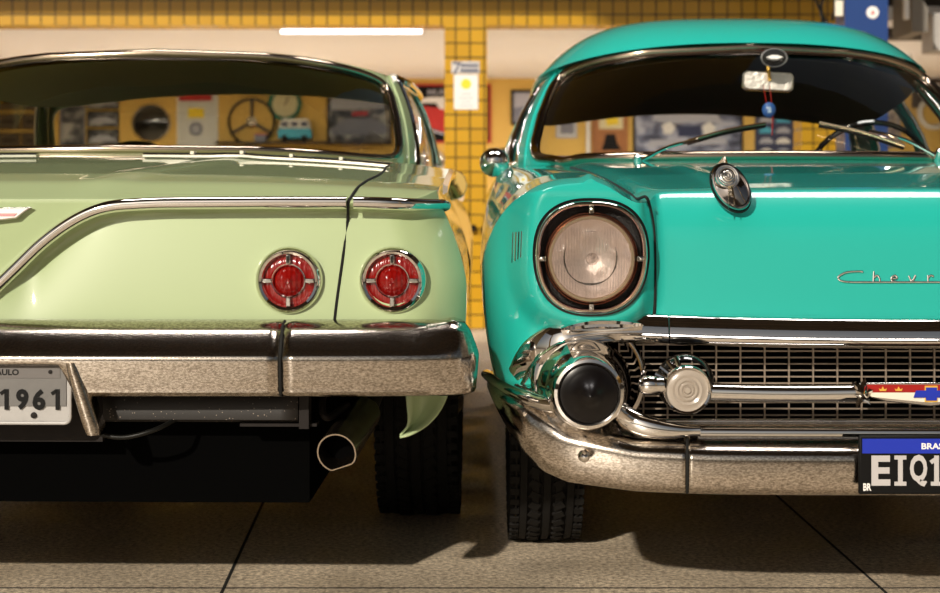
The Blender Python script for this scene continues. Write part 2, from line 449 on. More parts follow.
# ------------------------------------------------------------------ car body shells
def spaced(n, dense=()):
    """[-1,1] samples"""
    return np.linspace(-1, 1, n)
def ring_pt(th, a, yc, b, n):
    s_, c_ = math.sin(th), math.cos(th)
    rho = (abs(s_)**n+abs(c_)**n)**(-1/n)
    return (a*rho*s_, yc-b*rho*c_)
def make_body(name, parent, mat, W, top, fy, zft, zfb, zsb, zs, side, yend, ring, arches, nx=221, nb=150, nf=60, nsd=36, tail=0.25):
    """W(y) half width at the shoulder; top(u,y); fy(u,z) nose surface; side(y,z) half width."""
    A = np.sin(np.linspace(-1, 1, nx)*PI/2)
    mb = MB()
    # nose
    F = np.zeros((nx, nf, 3))
    We = W(0.0)
    for i, a in enumerate(A):
        u = abs(a)*We; z1 = zft(u); z0 = zfb(u)
        for k in range(nf):
            c = k/(nf-1); z = z0+(z1-z0)*c
            wz = side(0.1, z)
            x = a*lerp(We, wz, smooth01((abs(a)-0.6)/0.4))
            F[i, k] = (x, fy(abs(a)*We, z), z)
    mb.grid(F)
    # top
    T = np.zeros((nx, nb, 3)); Bs = np.linspace(0, 1, nb)**1.35
    for i, a in enumerate(A):
        y0 = F[i, -1, 1]; x0 = F[i, -1, 0]
        for k, bb in enumerate(Bs):
            y = y0+(yend-y0)*bb
            x = a*W(y); x = lerp(x0, x, smooth01(bb*12)) if k else x0
            T[i, k] = (x, y, top(abs(x), y) if k else F[i, -1, 2])
    rx = ring
    def inside(x, y, s_=0.955):
        return (abs(x)/(rx[0]*s_))**rx[3]+(abs(y-rx[1])/(rx[2]*s_))**rx[3] < 1
    keepm = lambda i, k: not inside((T[i, k, 0]+T[i+1, k+1, 0])/2, (T[i, k, 1]+T[i+1, k+1, 1])/2)
    # snap hole verts
    T0 = T.copy()
    keep = np.array([[keepm(i, k) for k in range(nb-1)] for i in range(nx-1)])
    for i in range(1, nx-1):
        for k in range(1, nb-1):
            q = keep[i-1:i+1, k-1:k+1]
            if q.any() and not q.all():
                x, y = T0[i, k, 0], T0[i, k, 1]
                th = ((abs(x)/(rx[0]*.955))**rx[3]+(abs(y-rx[1])/(rx[2]*.955))**rx[3])**(-1/rx[3])
                x2, y2 = x*th, rx[1]+(y-rx[1])*th
                T[i, k] = (x2, y2, top(abs(x2), y2))
    mb.grid(T, keep=lambda i, k: keep[i, k])
    # sides
    for sgn, ii in ((-1, 0), (1, nx-1)):
        S = np.zeros((nb, nsd, 3))
        for k, bb in enumerate(Bs):
            for c in range(nsd):
                cc = c/(nsd-1)
                yS = T[ii, k, 1]; z1 = T[ii, k, 2]; z0 = zsb(yS)
                # along the nose edge follow the nose mesh
                if k == 0:
                    zz = lerp(zfb(We), z1, cc)
                    S[k, c] = (np.interp(zz, F[ii, :, 2], F[ii, :, 0]), np.interp(zz, F[ii, :, 2], F[ii, :, 1]), zz)
                else:
                    zz = lerp(z0, z1, cc)
                    ye = float(np.interp(zz, F[ii, :, 2], F[ii, :, 1]))
                    y = ye+(yend-ye)*bb
                    xs = side(y, zz) if c < nsd-1 else abs(T[ii, k, 0])
                    S[k, c] = (sgn*xs, y, zz)
        def keeps(i, j_):
            y = (S[i, j_, 1]+S[i+1, j_+1, 1])/2; z = (S[i, j_, 2]+S[i+1, j_+1, 2])/2
            return all((y-ya)**2+(z-za)**2 > r*r for ya, za, r in arches)
        kk = np.array([[keeps(i, j_) for j_ in range(nsd-1)] for i in range(nb-1)])
        S0 = S.copy()
        for i in range(1, nb-1):
            for j_ in range(0, nsd-1):
                q = kk[i-1:i+1, max(j_-1, 0):j_+1]
                if q.any() and not q.all():
                    for ya, za, r in arches:
                        d = math.hypot(S0[i, j_, 1]-ya, S0[i, j_, 2]-za)
                        if abs(d-r) < 0.06 and d > 1e-3:
                            S[i, j_, 1] = ya+(S0[i, j_, 1]-ya)*r/d; S[i, j_, 2] = za+(S0[i, j_, 2]-za)*r/d
        mb.grid(S, keep=lambda i, k: kk[i, k])
    # tail (simple rounded end)
    E = np.zeros((nx, 8, 3))
    for i, a in enumerate(A):
        z1 = T[i, -1, 2]
        for c in range(8):
            zz = lerp(0.45, z1, c/7)
            x = T[i, -1, 0]*(side(yend, zz)/side(yend, z1) if abs(a) > .98 else 1)
            E[i, c] = (x, yend+(0.12*(1-abs(a)**3)*math.sin(PI*c/7)), zz)
    mb.grid(E)
    o = mb.build(name, mat, parent, merge=True, angle=50)
    sm = o.modifiers.new('soft', 'SMOOTH'); sm.factor = 0.5; sm.iterations = 2
    return o

# ------------------------------------------------------------------ glasshouse
class House:
    def __init__(s, belt, roof, zb, zr, ztop, bulge=0.02):
        s.B = belt; s.R = roof; s.zb = zb; s.zr = zr; s.ztop = ztop; s.bulge = bulge
    def b(s, th):
        a, yc, bb, n = s.B; x, y = ring_pt(th, a, yc, bb, n); return Vector((x, y, s.zb(x, y)))
    def r(s, th):
        a, yc, bb, n = s.R; x, y = ring_pt(th, a, yc, bb, n); return Vector((x, y, s.zr(x, y)))
    def P(s, th, t):
        b = s.b(th); r = s.r(th); p = b.lerp(r, t)
        yc = lerp(s.B[1], s.R[1], t); d = Vector((p.x, (p.y-yc)*0.5, 0))
        if d.length > 0: d.normalize()
        return p+d*(s.bulge*4*t*(1-t))
    def sq(s, t0, t1, v0, v1, p, q):
        return s.P(lerp(t0, t1, (p+1)/2), lerp(v0, v1, (q+1)/2))
    def loop(s, t0, t1, v0, v1, n=6.0, N=96, ins=1.0):
        out = []
        for k in range(N):
            a = 2*PI*k/N; c_, s_ = math.cos(a), math.sin(a)
            # even spacing round a rounded rectangle
            p = math.copysign(abs(c_)**(2/n), c_)*ins; q = math.copysign(abs(s_)**(2/n), s_)*ins
            out.append((p, q))
        return out
    def window(s, car, t0, t1, v0, v1, paint, glassm, chrome, n=6.0, m=0.05, frame_r=0.010, names=('window_glass', 'window_trim', 'window_surround'), solid=0.02, inset=0.012):
        N = 128; L = s.loop(t0, t1, v0, v1, n, N)
        g0, g1 = -1+m, 1-m
        inner = [(p*(1-m), q*(1-m)) for p, q in L]
        # glass: warped grid inside the rounded rectangle
        mb = MB(); K = 12; G = []
        for (p, q) in inner:
            G.append([s.sq(t0, t1, v0, v1, p*k/K, q*k/K) for k in range(K+1)])
        mb.grid(G, cu=True)
        g = mb.build(names[0], glassm, car, merge=True, angle=80)
        # painted surround between the opening and the square edge
        mb = MB(); S = []
        for (p, q), (pi_, qi) in zip(L, inner):
            mx = max(abs(p), abs(q)); po, qo = p/mx, q/mx
            S.append([s.sq(t0, t1, v0, v1, lerp(pi_, po, k/3), lerp(qi, qo, k/3)) for k in range(4)])
        mb.grid(S, cu=True)
        w = mb.build(names[2], paint, car, angle=80, solid=solid)
        # bright moulding
        mb = MB(); path = []
        for (p, q) in inner:
            pt = s.sq(t0, t1, v0, v1, p, q)
            if not path or (pt-path[-1]).length > 0.004: path.append(pt)
        path2 = [pt+Vector((pt.x, (pt.y-s.B[1]), 0)).normalized()*0.006 for pt in path]
        k2 = 10
        mb.tube(path2, frame_r, None, n=k2, closed=True, up=(0.01, 0.02, 1))
        f = mb.build(names[1], chrome, car)
        return g, w, f
    def strip(s, car, t0, t1, v0, v1, mat, name='roof_pillar', solid=0.03):
        mb = MB()
        mb.grid([[s.P(lerp(t0, t1, i/10), lerp(v0, v1, j/8)) for j in range(9)] for i in range(11)])
        return mb.build(name, mat, car, solid=solid)
    def cap(s, car, mat, name='roof', off=0.0, shrink=1.0, hood=2.6, K=26, N=160):
        mb = MB(); G = []
        a, yc, bb, n = s.R
        for i in range(N):
            th = 2*PI*i/N; r0 = s.r(th); row = []
            for k in range(K+1):
                q = (k/K)**1.3
                x = r0.x*(1-q)*shrink; y = yc+(r0.y-yc)*(1-q)*shrink
                z = r0.z+(s.ztop-r0.z)*(1-(1-q)**hood)+off
                row.append((x, y, z))
            G.append(row)
        mb.grid(G, cu=True)
        return mb.build(name, mat, car, merge=True, angle=80)

def tyre(car, cx, cy, r, w, name='wheel', label=None, sgn=1):
    mb = MB(); hw = w/2; prof = []
    prof.append((r*0.60, -hw*0.80)); prof.append((r*0.72, -hw*0.98)); prof.append((r*0.88, -hw*0.98)); prof.append((r*0.965, -hw*0.86))
    ng = 5; g = 0.006
    xs = np.linspace(-hw*0.78, hw*0.78, ng+1)
    prof.append((r*0.992, -hw*0.80))
    for k in range(ng+1):
        x = xs[k]; rr = r*(1-0.012*(x/hw)**2)
        prof += [(rr, x-g), (rr-0.009, x-g*0.7), (rr-0.009, x+g*0.7), (rr, x+g)]
    prof.append((r*0.992, hw*0.80)); prof += [(r*0.965, hw*0.86), (r*0.88, hw*0.98), (r*0.72, hw*0.98), (r*0.60, hw*0.80)]
    N = 72
    mb.lathe(prof, (cx, cy, r), axis=(1, 0, 0), n=N)
    # tread blocks: slanted shoulder bars
    for k in range(60):
        a = 2*PI*k/60
        for sg in (-1, 1):
            c = Vector((cx+sg*hw*0.86, cy+math.cos(a)*r*0.985, r+math.sin(a)*r*0.985))
            R = Matrix.Rotation(a, 3, 'X')
            mb.box(c, (hw*0.24, r*0.022, r*0.055), None, rot=R)
            c = Vector((cx+sg*hw*0.33, cy+math.cos(a+.03)*r*0.998, r+math.sin(a+.03)*r*0.998))
            mb.box(c, (hw*0.28, 0.006, r*0.060), None, rot=R @ Matrix.Rotation(sg*0.5, 3, 'Y'))
    w_ = mb.build(name, M['tyre'], car)
    mb = MB()
    o = sgn*hw*0.80
    mb.lathe([(0.0, o+sgn*0.03), (0.03, o+sgn*0.03), (0.06, o+sgn*0.012), (r*0.42, o+sgn*0.01), (r*0.5, o-sgn*0.015), (r*0.62, o)], (cx, cy, r), axis=(1, 0, 0), n=40)
    mb.build('hubcap', M['chrome'], w_)
    return w_

# ================================================================== pale green saloon seen from behind
LC = empty('green_car', (-1.01, 3.5, 0), 'pale mint green classic car seen from behind, with round red taillights', 'car', rot=(0, 0, math.radians(-1.2)))
def LX(px, Y): return (px-470)*Y/1694+1.01
def lW(y): return interp(y, [0, 0.3, 1.5, 3.0, 4.8, 5.3], [0.945, 0.942, 0.925, 0.875, 0.87, 0.83])
LDy = [0.05, 0.10, 0.17, 0.30, 0.65, 1.25, 1.6, 4.1, 4.6, 5.1, 5.3]
LDz = [0.886, 0.902, 0.925, 0.945, 0.975, 1.018, 1.005, 0.985, 0.965, 0.90, 0.86]
def lD(y): return interp(y, LDy, LDz)
def ltop(u, y):
    d = interp(y, [0, 0.3, 1.2, 4, 5], [0.008, 0.030, 0.050, 0.045, 0.05])
    crest = 0.010*math.exp(-((u-0.16-0.25*min(y, 1.2))/0.05)**2)*smooth01((y-0.03)/0.2)*smooth01((1.2-y)/0.3)
    return lD(y)-d*(u/0.95)**3+crest*0.4
ZMu = [0.0, 0.012, 0.06, 0.115, 0.18, 0.245, 0.33, 0.436, 0.75, 0.955, 1.2]
ZMz = [0.690, 0.699, 0.745, 0.797, 0.843, 0.869, 0.877, 0.879, 0.880, 0.874, 0.874]
_c = catmull([(-u, 0, z) for u, z in reversed(list(zip(ZMu, ZMz))[1:])]+[(u, 0, z) for u, z in zip(ZMu, ZMz)], 12)
_c = [p for p in _c if p.x >= 0]
ZXu = [p.x for p in _c]; ZXz = [p.z for p in _c]
def lzm(u): return interp(u, ZXu, ZXz)
def lfy(u, z):
    zm = lzm(u)
    y = 0.055+0.012*(u/0.9)**2
    t = max(0.0, (u-0.82)/0.14)
    y += 0.15*t**2.6
    if z < zm:
        q = (zm-z)/max(zm-0.60, 0.01)
        d = 0.046*smooth01((zm-z)/0.022)*(1-min(q, 1.0))**1.3
        d *= 1-0.8*smooth01((u-0.86)/0.1)
        d *= smooth01(u/0.1)*0.8+0.2
        y += d
    return y
def lside(y, z):
    w = lW(y)+0.055
    if z > 0.70: return w-0.055*((z-0.70)/0.175)**1.5 if z < 0.875 else lW(y)-(z-.875)*.3
    return w-0.035*((0.70-z)/0.35)**2
ring_l = (0.83, 2.675, 1.425, 4.0)
body = make_body('body', LC, M['mint'], lW, ltop, lfy, lambda u: ltop(u, lfy(u, 0.9)), lambda u: lerp(0.60, 0.47, smooth01((u-0.88)/0.07)),
                 lambda y: interp(y, [0, 0.3, 1.0, 5], [0.50, 0.40, 0.30, 0.30]), lambda y: 0.875, lside, 5.28, ring_l,
                 [(1.30, 0.34, 0.40), (4.35, 0.34, 0.42)], nx=261)
def lsy(x, z): return lfy(abs(x), z)
# black mass under the body, sized to cast the floor shadow
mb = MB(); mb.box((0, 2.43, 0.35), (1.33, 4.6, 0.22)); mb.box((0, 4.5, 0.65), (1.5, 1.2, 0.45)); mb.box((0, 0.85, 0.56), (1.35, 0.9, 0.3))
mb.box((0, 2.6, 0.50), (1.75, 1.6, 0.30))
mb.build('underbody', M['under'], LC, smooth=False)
tyre(LC, 0.845, 1.32, 0.335, 0.225, sgn=1); tyre(LC, -0.845, 1.32, 0.335, 0.225, sgn=-1)
tyre(LC, 0.78, 4.35, 0.335, 0.20, sgn=1); tyre(LC, -0.78, 4.35, 0.335, 0.20, sgn=-1)

# mouldings round the rear panel
hr = [(-0.0135, 0.0), (-0.013, 0.004), (-0.009, 0.010), (-0.002, 0.0125), (0.004, 0.011), (0.010, 0.006), (0.0125, 0.0), (0.0, -0.006)]
us = [0.75, 0.60, 0.50, 0.436, 0.40, 0.36, 0.33, 0.305, 0.28, 0.26, 0.24, 0.22, 0.20, 0.18, 0.16, 0.14, 0.12, 0.10, 0.08, 0.06, 0.04, 0.02]
pp = [(-u, 0, lzm(u)) for u in us]+[(0, 0, 0.688)]+[(u, 0, lzm(u)) for u in reversed(us)]
pp = [Vector((p[0], lsy(p[0], p[2]+0.012)-0.002, p[2])) for p in pp]
mb = MB(); mb.sweep(catmull(pp, 6), hr, up=(0, -1, 0)); mb.build('panel_moulding', M['chrome'], LC)
for s_ in (-1, 1):
    pp = [Vector((s_*u, lsy(u, lzm(u)+0.012)-0.002, lzm(u))) for u in np.linspace(0.765, 0.945, 14)]
    pp.append(Vector((s_*0.950, lsy(0.955, 0.874)+0.05, 0.872)))
    mb = MB(); mb.sweep(pp, hr, up=(0, -1, 0)); mb.build('panel_moulding', M['chrome'], LC)
    # bright spear along the top of the wing side
    pp = [Vector((s_*(lW(y)+0.006), y, ltop(lW(y), y)-0.004)) for y in np.linspace(0.27, 4.9, 30)]
    mb = MB(); mb.sweep(pp, [(-.004, -.012), (.007, -.006), (.007, .006), (-.004, .012)], up=(0, 0, 1)); mb.build('side_moulding', M['chrome'], LC)
    # boot lid gap on the face and over the top
    pts = [(0.724, 0.625), (0.730, 0.68), (0.740, 0.76), (0.749, 0.84), (0.754, 0.882)]
    pp = [Vector((s_*x, lsy(x, z)-0.0005, z)) for x, z in pts]
    for x, y in ((0.757, 0.085), (0.765, 0.16), (0.775, 0.30), (0.785, 0.55), (0.775, 0.85), (0.74, 1.02)):
        pp.append(Vector((s_*x, y, ltop(x, y)+0.0005)))
    mb = MB(); mb.tube(catmull(pp, 6), 0.0032, n=8, up=(1, 0.01, 0)); mb.build('boot_lid_gap', M['gap'], LC)
    # air outlet slots ahead of the boot lid
    vv = [Vector((s_*u, 0.93-0.06*(u/0.8)**2, 0)) for u in np.linspace(0.14, 0.79, 16)]
    for v in vv: v.z = ltop(abs(v.x), v.y)+0.006
    mb = MB(); mb.sweep(vv, [(-.018, -.004), (-.019, .002), (-.014, .005), (.014, .005), (.019, .002), (.018, -.004)])
    vt = mb.build('air_outlet', M['chrome'], LC)
    mb = MB(); mb.sweep([v+Vector((0, -0.002, 0.0045)) for v in vv[0:]], [(-.014, -.004), (-.014, .003), (.010, .003), (.010, -.004)])
    mb.build('slot', M['gap'], vt)
    for k in (3, 6, 9, 12): mb = MB(); mb.box(vv[k]+Vector((0, -0.002, 0.008)), (0.009, 0.044, 0.008)); mb.build('clip', M['ivory'], vt)

# tail lights
def taillight(x):
    z = 0.717; y = lsy(abs(x), z)-0.004; c = (x, y, z)
    mb = MB(); mb.lathe([(0.070, -0.01), (0.071, 0.006), (0.067, 0.017), (0.061, 0.022), (0.056, 0.019), (0.053, 0.010), (0.052, 0.0)], c, n=64)
    h = mb.build('taillight', M['chrome'], LC)
    mb = MB(); mb.lathe([(0.0535, 0.004), (0.045, 0.010), (0.034, 0.010), (0.030, 0.004)], c, n=64); mb.build('outer_lens', M['lens_red'], h)
    mb = MB(); mb.lathe([(0.036, 0.006), (0.0355, 0.016), (0.0335, 0.018), (0.0315, 0.016), (0.031, 0.006)], c, n=64); mb.build('inner_ring', M['chrome'], h)
    mb = MB(); mb.lathe([(0.0, 0.029), (0.004, 0.030), (0.007, 0.026), (0.015, 0.024), (0.023, 0.018), (0.029, 0.012), (0.0315, 0.008)], c, n=64); mb.build('centre_lens', M['lens_red'], h)
    for k in range(4):
        a = k*PI/2+PI/2; r = 0.0445
        mb = MB(); R = Matrix.Rotation(-a, 3, 'Y')
        mb.box((x+r*math.cos(a), y-0.015, z+r*math.sin(a)), (0.019, 0.012, 0.010), None, rot=R)
        mb.build('spoke', M['chrome'], h, bevel=0.002)
for x in (0.629, 0.846, -0.629, -0.846): taillight(x)

# bumper
def plan_l():
    pts = [(0, -0.065), (0.3, -0.064), (0.627, -0.058), (0.85, -0.045), (0.960, -0.024), (1.005, 0.002), (1.022, 0.035), (1.024, 0.08), (1.012, 0.20)]
    r = [(-x, y) for x, y in reversed(pts[1:])]+pts
    return catmull([(x, y, 0) for x, y in r], 10)
PL = plan_l()
def bumper_sec(p, n):
    c = abs(p.x) < 0.198
    k = 1-0.55*smooth01((abs(p.x)-0.90)/0.13)
    pr = [(-0.125, 0.634), (-0.10, 0.634), (-0.060, 0.628), (-0.035, 0.612), (-0.010, 0.582), (-0.001, 0.570), (0.002, 0.563), (0.001, 0.556)]
    if c: pr += [(0.0, 0.555), (-0.003, 0.553), (-0.005, 0.552), (-0.008, 0.551), (-0.02, 0.551), (-0.03, 0.551), (-0.04, 0.552), (-0.05, 0.553)]
    else: pr += [(-0.001, 0.545), (-0.004, 0.525), (-0.008, 0.508), (-0.010, 0.502), (-0.010, 0.496), (-0.016, 0.489), (-0.03, 0.486), (-0.05, 0.488)]
    return [Vector((p.x+n.x*o*k, p.y+n.y*o*k, z)) for o, z in pr]
def bumper_piece(PLn, sec, i0, i1):
    rows = []
    for i in range(i0, i1+1):
        a = PLn[max(i-1, 0)]; b_ = PLn[min(i+1, len(PLn)-1)]; t = (b_-a).normalized(); n = Vector((t.y, -t.x, 0))
        rows.append(sec(PLn[i], n))
    return rows
seam = [i for i, p in enumerate(PL) if abs(abs(p.x)-0.627) < 0.02]
sL = min(seam); sR = max(seam)
mb = MB(); mb.grid(bumper_piece(PL, bumper_sec, sL, sR)); bp_ = mb.build('bumper', M['chrome_worn'], LC, angle=38, solid=0.004)
for i0, i1 in ((0, sL), (sR, len(PL)-1)):
    mb = MB(); mb.grid(bumper_piece(PL, bumper_sec, i0, i1)); mb.build('bumper_end', M['chrome_worn'], LC, angle=38, solid=0.004)
for i in (sL, sR):
    mb = MB(); rr = bumper_piece(PL, bumper_sec, i, i)[0]
    mb.tube([v+Vector((0, -0.001, 0)) for v in rr[1:-1]], 0.0030, n=6, up=(1, 0, 0)); mb.build('bumper_joint', M['gap'], LC)
# bumper guards either side of the plate
for s_ in (-1, 1):
    p0 = Vector((s_*0.203, -0.072, 0.556)); p1 = Vector((s_*0.246, -0.060, 0.408)); rows = []
    for k in range(9):
        t = k/8; c = p0.lerp(p1, t); w = lerp(0.017, 0.0215, t)
        if t < 0.1: w *= 0.8
        if t > 0.95: w *= 0.8
        rows.append([c+Vector((s_*a*w, -b*0.030+0.030, 0)) for a, b in ((-1, -0.6), (-1, 0.4), (-0.7, 0.85), (-0.1, 1.0), (0.5, 0.9), (0.9, 0.5), (1, -0.6))])
    mb = MB(); mb.grid(rows, cv=True); o = len(mb.v)
    mb.f.append(tuple(range(7))); mb.m.append(0); mb.f.append(tuple(range(o-7, o))); mb.m.append(0)
    mb.build('bumper_guard', M['chrome_worn'], LC, angle=60)
# number plate
mb = MB(); zc = 0.499
mb.box((0, -0.040, zc-0.005), (0.392, 0.004, 0.124)); pf = mb.build('number_plate', M['plate_light'], LC, bevel=0.003)
mb = MB(); mb.box((0, -0.0435, zc+0.010), (0.376, 0.003, 0.086)); mb.build('plate_face', M['plate_grey'], pf, smooth=False)
mb = MB()
def ring_frame(mb, cx, y, cz, w, h, r, t, mat=None):
    pts = []
    for sx, sz, a0 in ((1, 1, 0), (-1, 1, 90), (-1, -1, 180), (1, -1, 270)):
        for k in range(5):
            a = math.radians(a0+k*22.5); pts.append(Vector((cx+sx*(w/2-r)+r*math.cos(a), y, cz+sz*(h/2-r)+r*math.sin(a))))
    mb.tube(pts, t, mat, n=8, closed=True, up=(0, -1, 0)); return mb
ring_frame(mb, 0, -0.044, zc-0.005, 0.392, 0.126, 0.012, 0.0035); mb.build('plate_rim', M['plate_light'], pf)
mb = MB(); mb.box((0, -0.0455, zc+0.036), (0.352, 0.002, 0.024)); mb.build('town_strip', simple('town_strip', (0.13, 0.12, 0.115), 0.5), pf, smooth=False)
mb = MB(); mb.text('SP - SAO PAULO', (LX(20.5, 3.46)-0.064, -0.0470, zc+0.036), w=0.128, h=0.0125, bold=0.03); mb.build('town_name', M['black'], pf, smooth=False)
zdg = 0.89-(399-198)*3.46/1694
for ch_, xa, xb in (('1', 3, 10), ('9', 17.5, 30), ('6', 34, 47), ('1', 54, 61.5)):
    mb = MB(); cx = LX((xa+xb)/2, 3.46); w = (xb-xa)*3.46/1694
    if ch_ == '1':
        mb.box((cx+0.003, -0.0462, zdg), (0.0085, 0.001, 0.042)); mb.box((cx-0.004, -0.0462, zdg+0.015), (0.013, 0.001, 0.007), None, rot=Matrix.Rotation(-0.6, 3, 'Y'))
    else: mb.text(ch_, (cx, -0.0462, zdg), w=w, h=0.043, bold=0.045)
    mb.build('digit', M['black'], pf, smooth=False)
for x, y, z, k in ((LX(52, 3.46), -0.046, zc+0.037, 0.5), (-LX(52, 3.46), -0.046, zc+0.037, 0.5), (LX(35, 3.46), -0.0425, zc-0.052, 0.75)):
    mb = MB(); mb.lathe([(0, .006*k), (.008*k, .005*k), (.0085*k, 0)], (x, y, z), n=16); mb.build('screw', M['darkmetal'], pf)
# deck emblem
mb = MB(); ez = 0.868; pts = [(0, 0.012), (0.094, 0.013), (0.078, 0.003), (0.062, -0.010), (0, -0.017), (-0.062, -0.010), (-0.078, 0.003), (-0.094, 0.013)]
mb.poly(pts, (0, 0.038, ez-0.010), (1, 0, 0), (0, 0.15, 1), 0.012, None); em = mb.build('boot_emblem', M['chrome'], LC, bevel=0.002)
mb = MB(); pts = [(0.064, 0.000), (0.058, -0.006), (-0.058, -0.006), (-0.064, 0.000)]
mb.poly(pts, (0, 0.036, ez-0.010), (1, 0, 0), (0, 0.15, 1), 0.004, None); mb.build('emblem_stripe', M['red'], em)
# apron under the bumper
mb = MB()
mb.grid([[(x, 0.03, 0.50), (x, 0.035, 0.430), (x, 0.05, 0.424), (x, 0.10, 0.422)] for x in np.linspace(0.245, 0.652, 12)]); mb.build('rear_apron', M['speckled'], LC, solid=0.004)
mb = MB(); mb.grid([[(-x, 0.03, 0.50), (-x, 0.035, 0.430), (-x, 0.05, 0.424), (-x, 0.10, 0.422)] for x in np.linspace(0.245, 0.652, 12)]); mb.build('rear_apron', M['speckled'], LC, solid=0.004)
mb = MB(); mb.box((0, 0.06, 0.44), (0.48, 0.02, 0.12)); mb.build('plate_bracket', M['darkmetal'], LC, smooth=False)
mb = MB(); mb.box((0.664, 0.06, 0.455), (0.02, 0.05, 0.09)); mb.box((0.664, 0.075, 0.416), (0.05, 0.05, 0.006)); mb.box((0.60, 0.05, 0.417), (0.14, 0.02, 0.006))
mb.build('rear_bracket', M['darkmetal'], LC, smooth=False)
mb = MB(); mb.tube(catmull([(0.22, 0.0, 0.425), (0.25, -0.01, 0.405), (0.30, -0.01, 0.398), (0.36, 0.0, 0.412), (0.40, 0.05, 0.43)], 8), 0.005); mb.build('hanging_cable', M['rubber'], LC)
mb = MB(); mb.tube(catmull([(0.72, 0.20, 0.50), (0.69, 0.16, 0.46), (0.70, 0.14, 0.42), (0.74, 0.2, 0.44)], 8), 0.008); mb.build('pipe_hanger', M['darkmetal'], LC)
# exhaust tail pipe
ax = Vector((-0.13, -0.97, -0.19)).normalized(); c = Vector((LX(337, 3.52), 0.02, 0.89-(452-198)*3.52/1694))
def dsh(a): return 1.0 if math.sin(a) < 0.55 else 0.55/math.sin(a)*1.0+0.0
mb = MB(); mb.lathe([(0.039, -0.26), (0.041, -0.02), (0.0415, 0.0), (0.0385, 0.0), (0.037, -0.02), (0.035, -0.25)], c, axis=ax, n=40, shape=lambda a: min(1.0, 0.80/max(1e-3, -math.sin(a-0.35))) if math.sin(a-0.35) < -0.80 else 1.0)
ep = mb.build('exhaust_pipe', simple('worn_steel_pipe', (0.30, 0.24, 0.18), 0.25, 1.0, noise=0.3, nscale=30), LC)
mb = MB(); mb.lathe([(0.036, -0.06), (0.0, -0.06)], c, axis=ax, n=30); mb.build('bore_disc', M['under'], ep)  # black disc closing the pipe bore
mb = MB(); mb.tube(catmull([c-ax*0.24, c-ax*0.5+Vector((-0.02, 0, 0.02)), c-ax*0.8+Vector((-0.1, 0, 0.02))], 6), 0.03); mb.build('pipe_run', M['darkmetal'], ep)
# wing ends hanging behind the bumper
def FP(px, py, Y): return Vector((LX(px, Y), Y-3.5, 0.89-(py-198)*Y/1694))
for s_ in (1, -1):
    outer = catmull([FP(448, 385, 3.72), FP(444, 398, 3.72), FP(436, 412, 3.71), FP(424, 424, 3.70), FP(410, 432, 3.69), FP(399, 435, 3.69)], 6)
    inner = catmull([FP(404, 385, 3.68), FP(405, 395, 3.68), FP(406, 406, 3.68), FP(407, 416, 3.68), FP(406, 425, 3.68), FP(399, 434, 3.68)], 6)
    rows = []
    for a_, b_ in zip(outer, inner):
        r = []
        for k in range(7):
            t = k/6; p = a_.lerp(b_, t); p.y += 0.03*math.sin(PI*t)-0.02*(1-t); p.x *= s_; r.append(p)
        rows.append(r)
    mb = MB(); mb.grid(rows); mb.build('wing_end', M['mint'], LC, solid=0.005)
# glasshouse
HL = House((0.83, 2.675, 1.425, 4.0), (0.745, 2.62, 0.87, 4.0), lambda x, y: ltop(abs(x), y)+0.004,
           lambda x, y: 1.268+0.076*(1-(abs(x)/0.745)**2.4), 1.385, 0.022)
r_ = math.radians
HL.window(LC, -r_(53), r_(53), 0.0, 1.0, M['mint'], M['glass_smoke'], M['bronze'], n=8, m=0.035, frame_r=0.013)
HL.window(LC, r_(122), r_(238), 0.0, 1.0, M['mint'], M['glass'], M['chrome'], n=8, m=0.05)
for s_ in (1, -1):
    HL.strip(LC, s_*r_(53), s_*r_(58), 0, 1, M['mint'])
    HL.window(LC, *(sorted((s_*r_(58), s_*r_(90)))), 0.0, 1.0, M['mint'], M['glass'], M['chrome'], n=10, m=0.04, frame_r=0.009)
    HL.window(LC, *(sorted((s_*r_(91), s_*r_(119)))), 0.0, 1.0, M['mint'], M['glass'], M['chrome'], n=10, m=0.04, frame_r=0.009)
    HL.strip(LC, s_*r_(119), s_*r_(122), 0, 1, M['mint']); HL.strip(LC, s_*r_(90), s_*r_(91), 0, 1, M['chrome'])
    mb = MB(); pp = [HL.P(s_*r_(a), 1.0)+Vector((s_*0.018, 0, 0.004)) for a in np.linspace(54, 124, 30)]
    mb.tube(pp, 0.013, n=8); mb.build('drip_rail', M['chrome'], LC)
    mb = MB(); pp = [HL.P(s_*r_(56.5), t)+Vector((s_*0.012, -0.004, 0)) for t in np.linspace(0.0, 1.0, 12)]
    mb.tube(pp, 0.013, n=8); mb.build('pillar_moulding', M['chrome'], LC)
HL.cap(LC, M['mint'], 'roof')
HL.cap(LC, M['headliner_green'], 'headliner', off=-0.028, shrink=0.985)
# inside
mb = MB(); rows = []
for x in np.linspace(-0.66, 0.66, 25):
    zt = 1.055-0.05*(abs(x)/0.66)**4-0.02*math.exp(-(x/0.05)**2)
    rows.append([(x, 2.50, 0.60), (x, 2.46, 0.95), (x, 2.47, zt-0.02), (x, 2.52, zt), (x, 2.60, zt), (x, 2.66, zt-0.03), (x, 2.70, 0.9), (x, 2.75, 0.60)])
mb.grid(rows); mb.build('front_seat', M['seat_dark'], LC)
mb = MB(); rows = [[(x, 1.35, 0.92), (x, 1.75, 0.955), (x, 1.80, 0.97), (x, 1.92, 0.96), (x, 2.0, 0.6)] for x in np.linspace(-0.68, 0.68, 9)]
mb.grid(rows); mb.build('rear_seat', simple('sage_vinyl', (0.42, 0.46, 0.30), 0.6), LC, solid=0.01)
mb = MB(); mb.box((0, 3.55, 0.84), (1.46, 0.5, 0.22)); mb.build('dashboard', M['seat_dark'], LC, bevel=0.04)
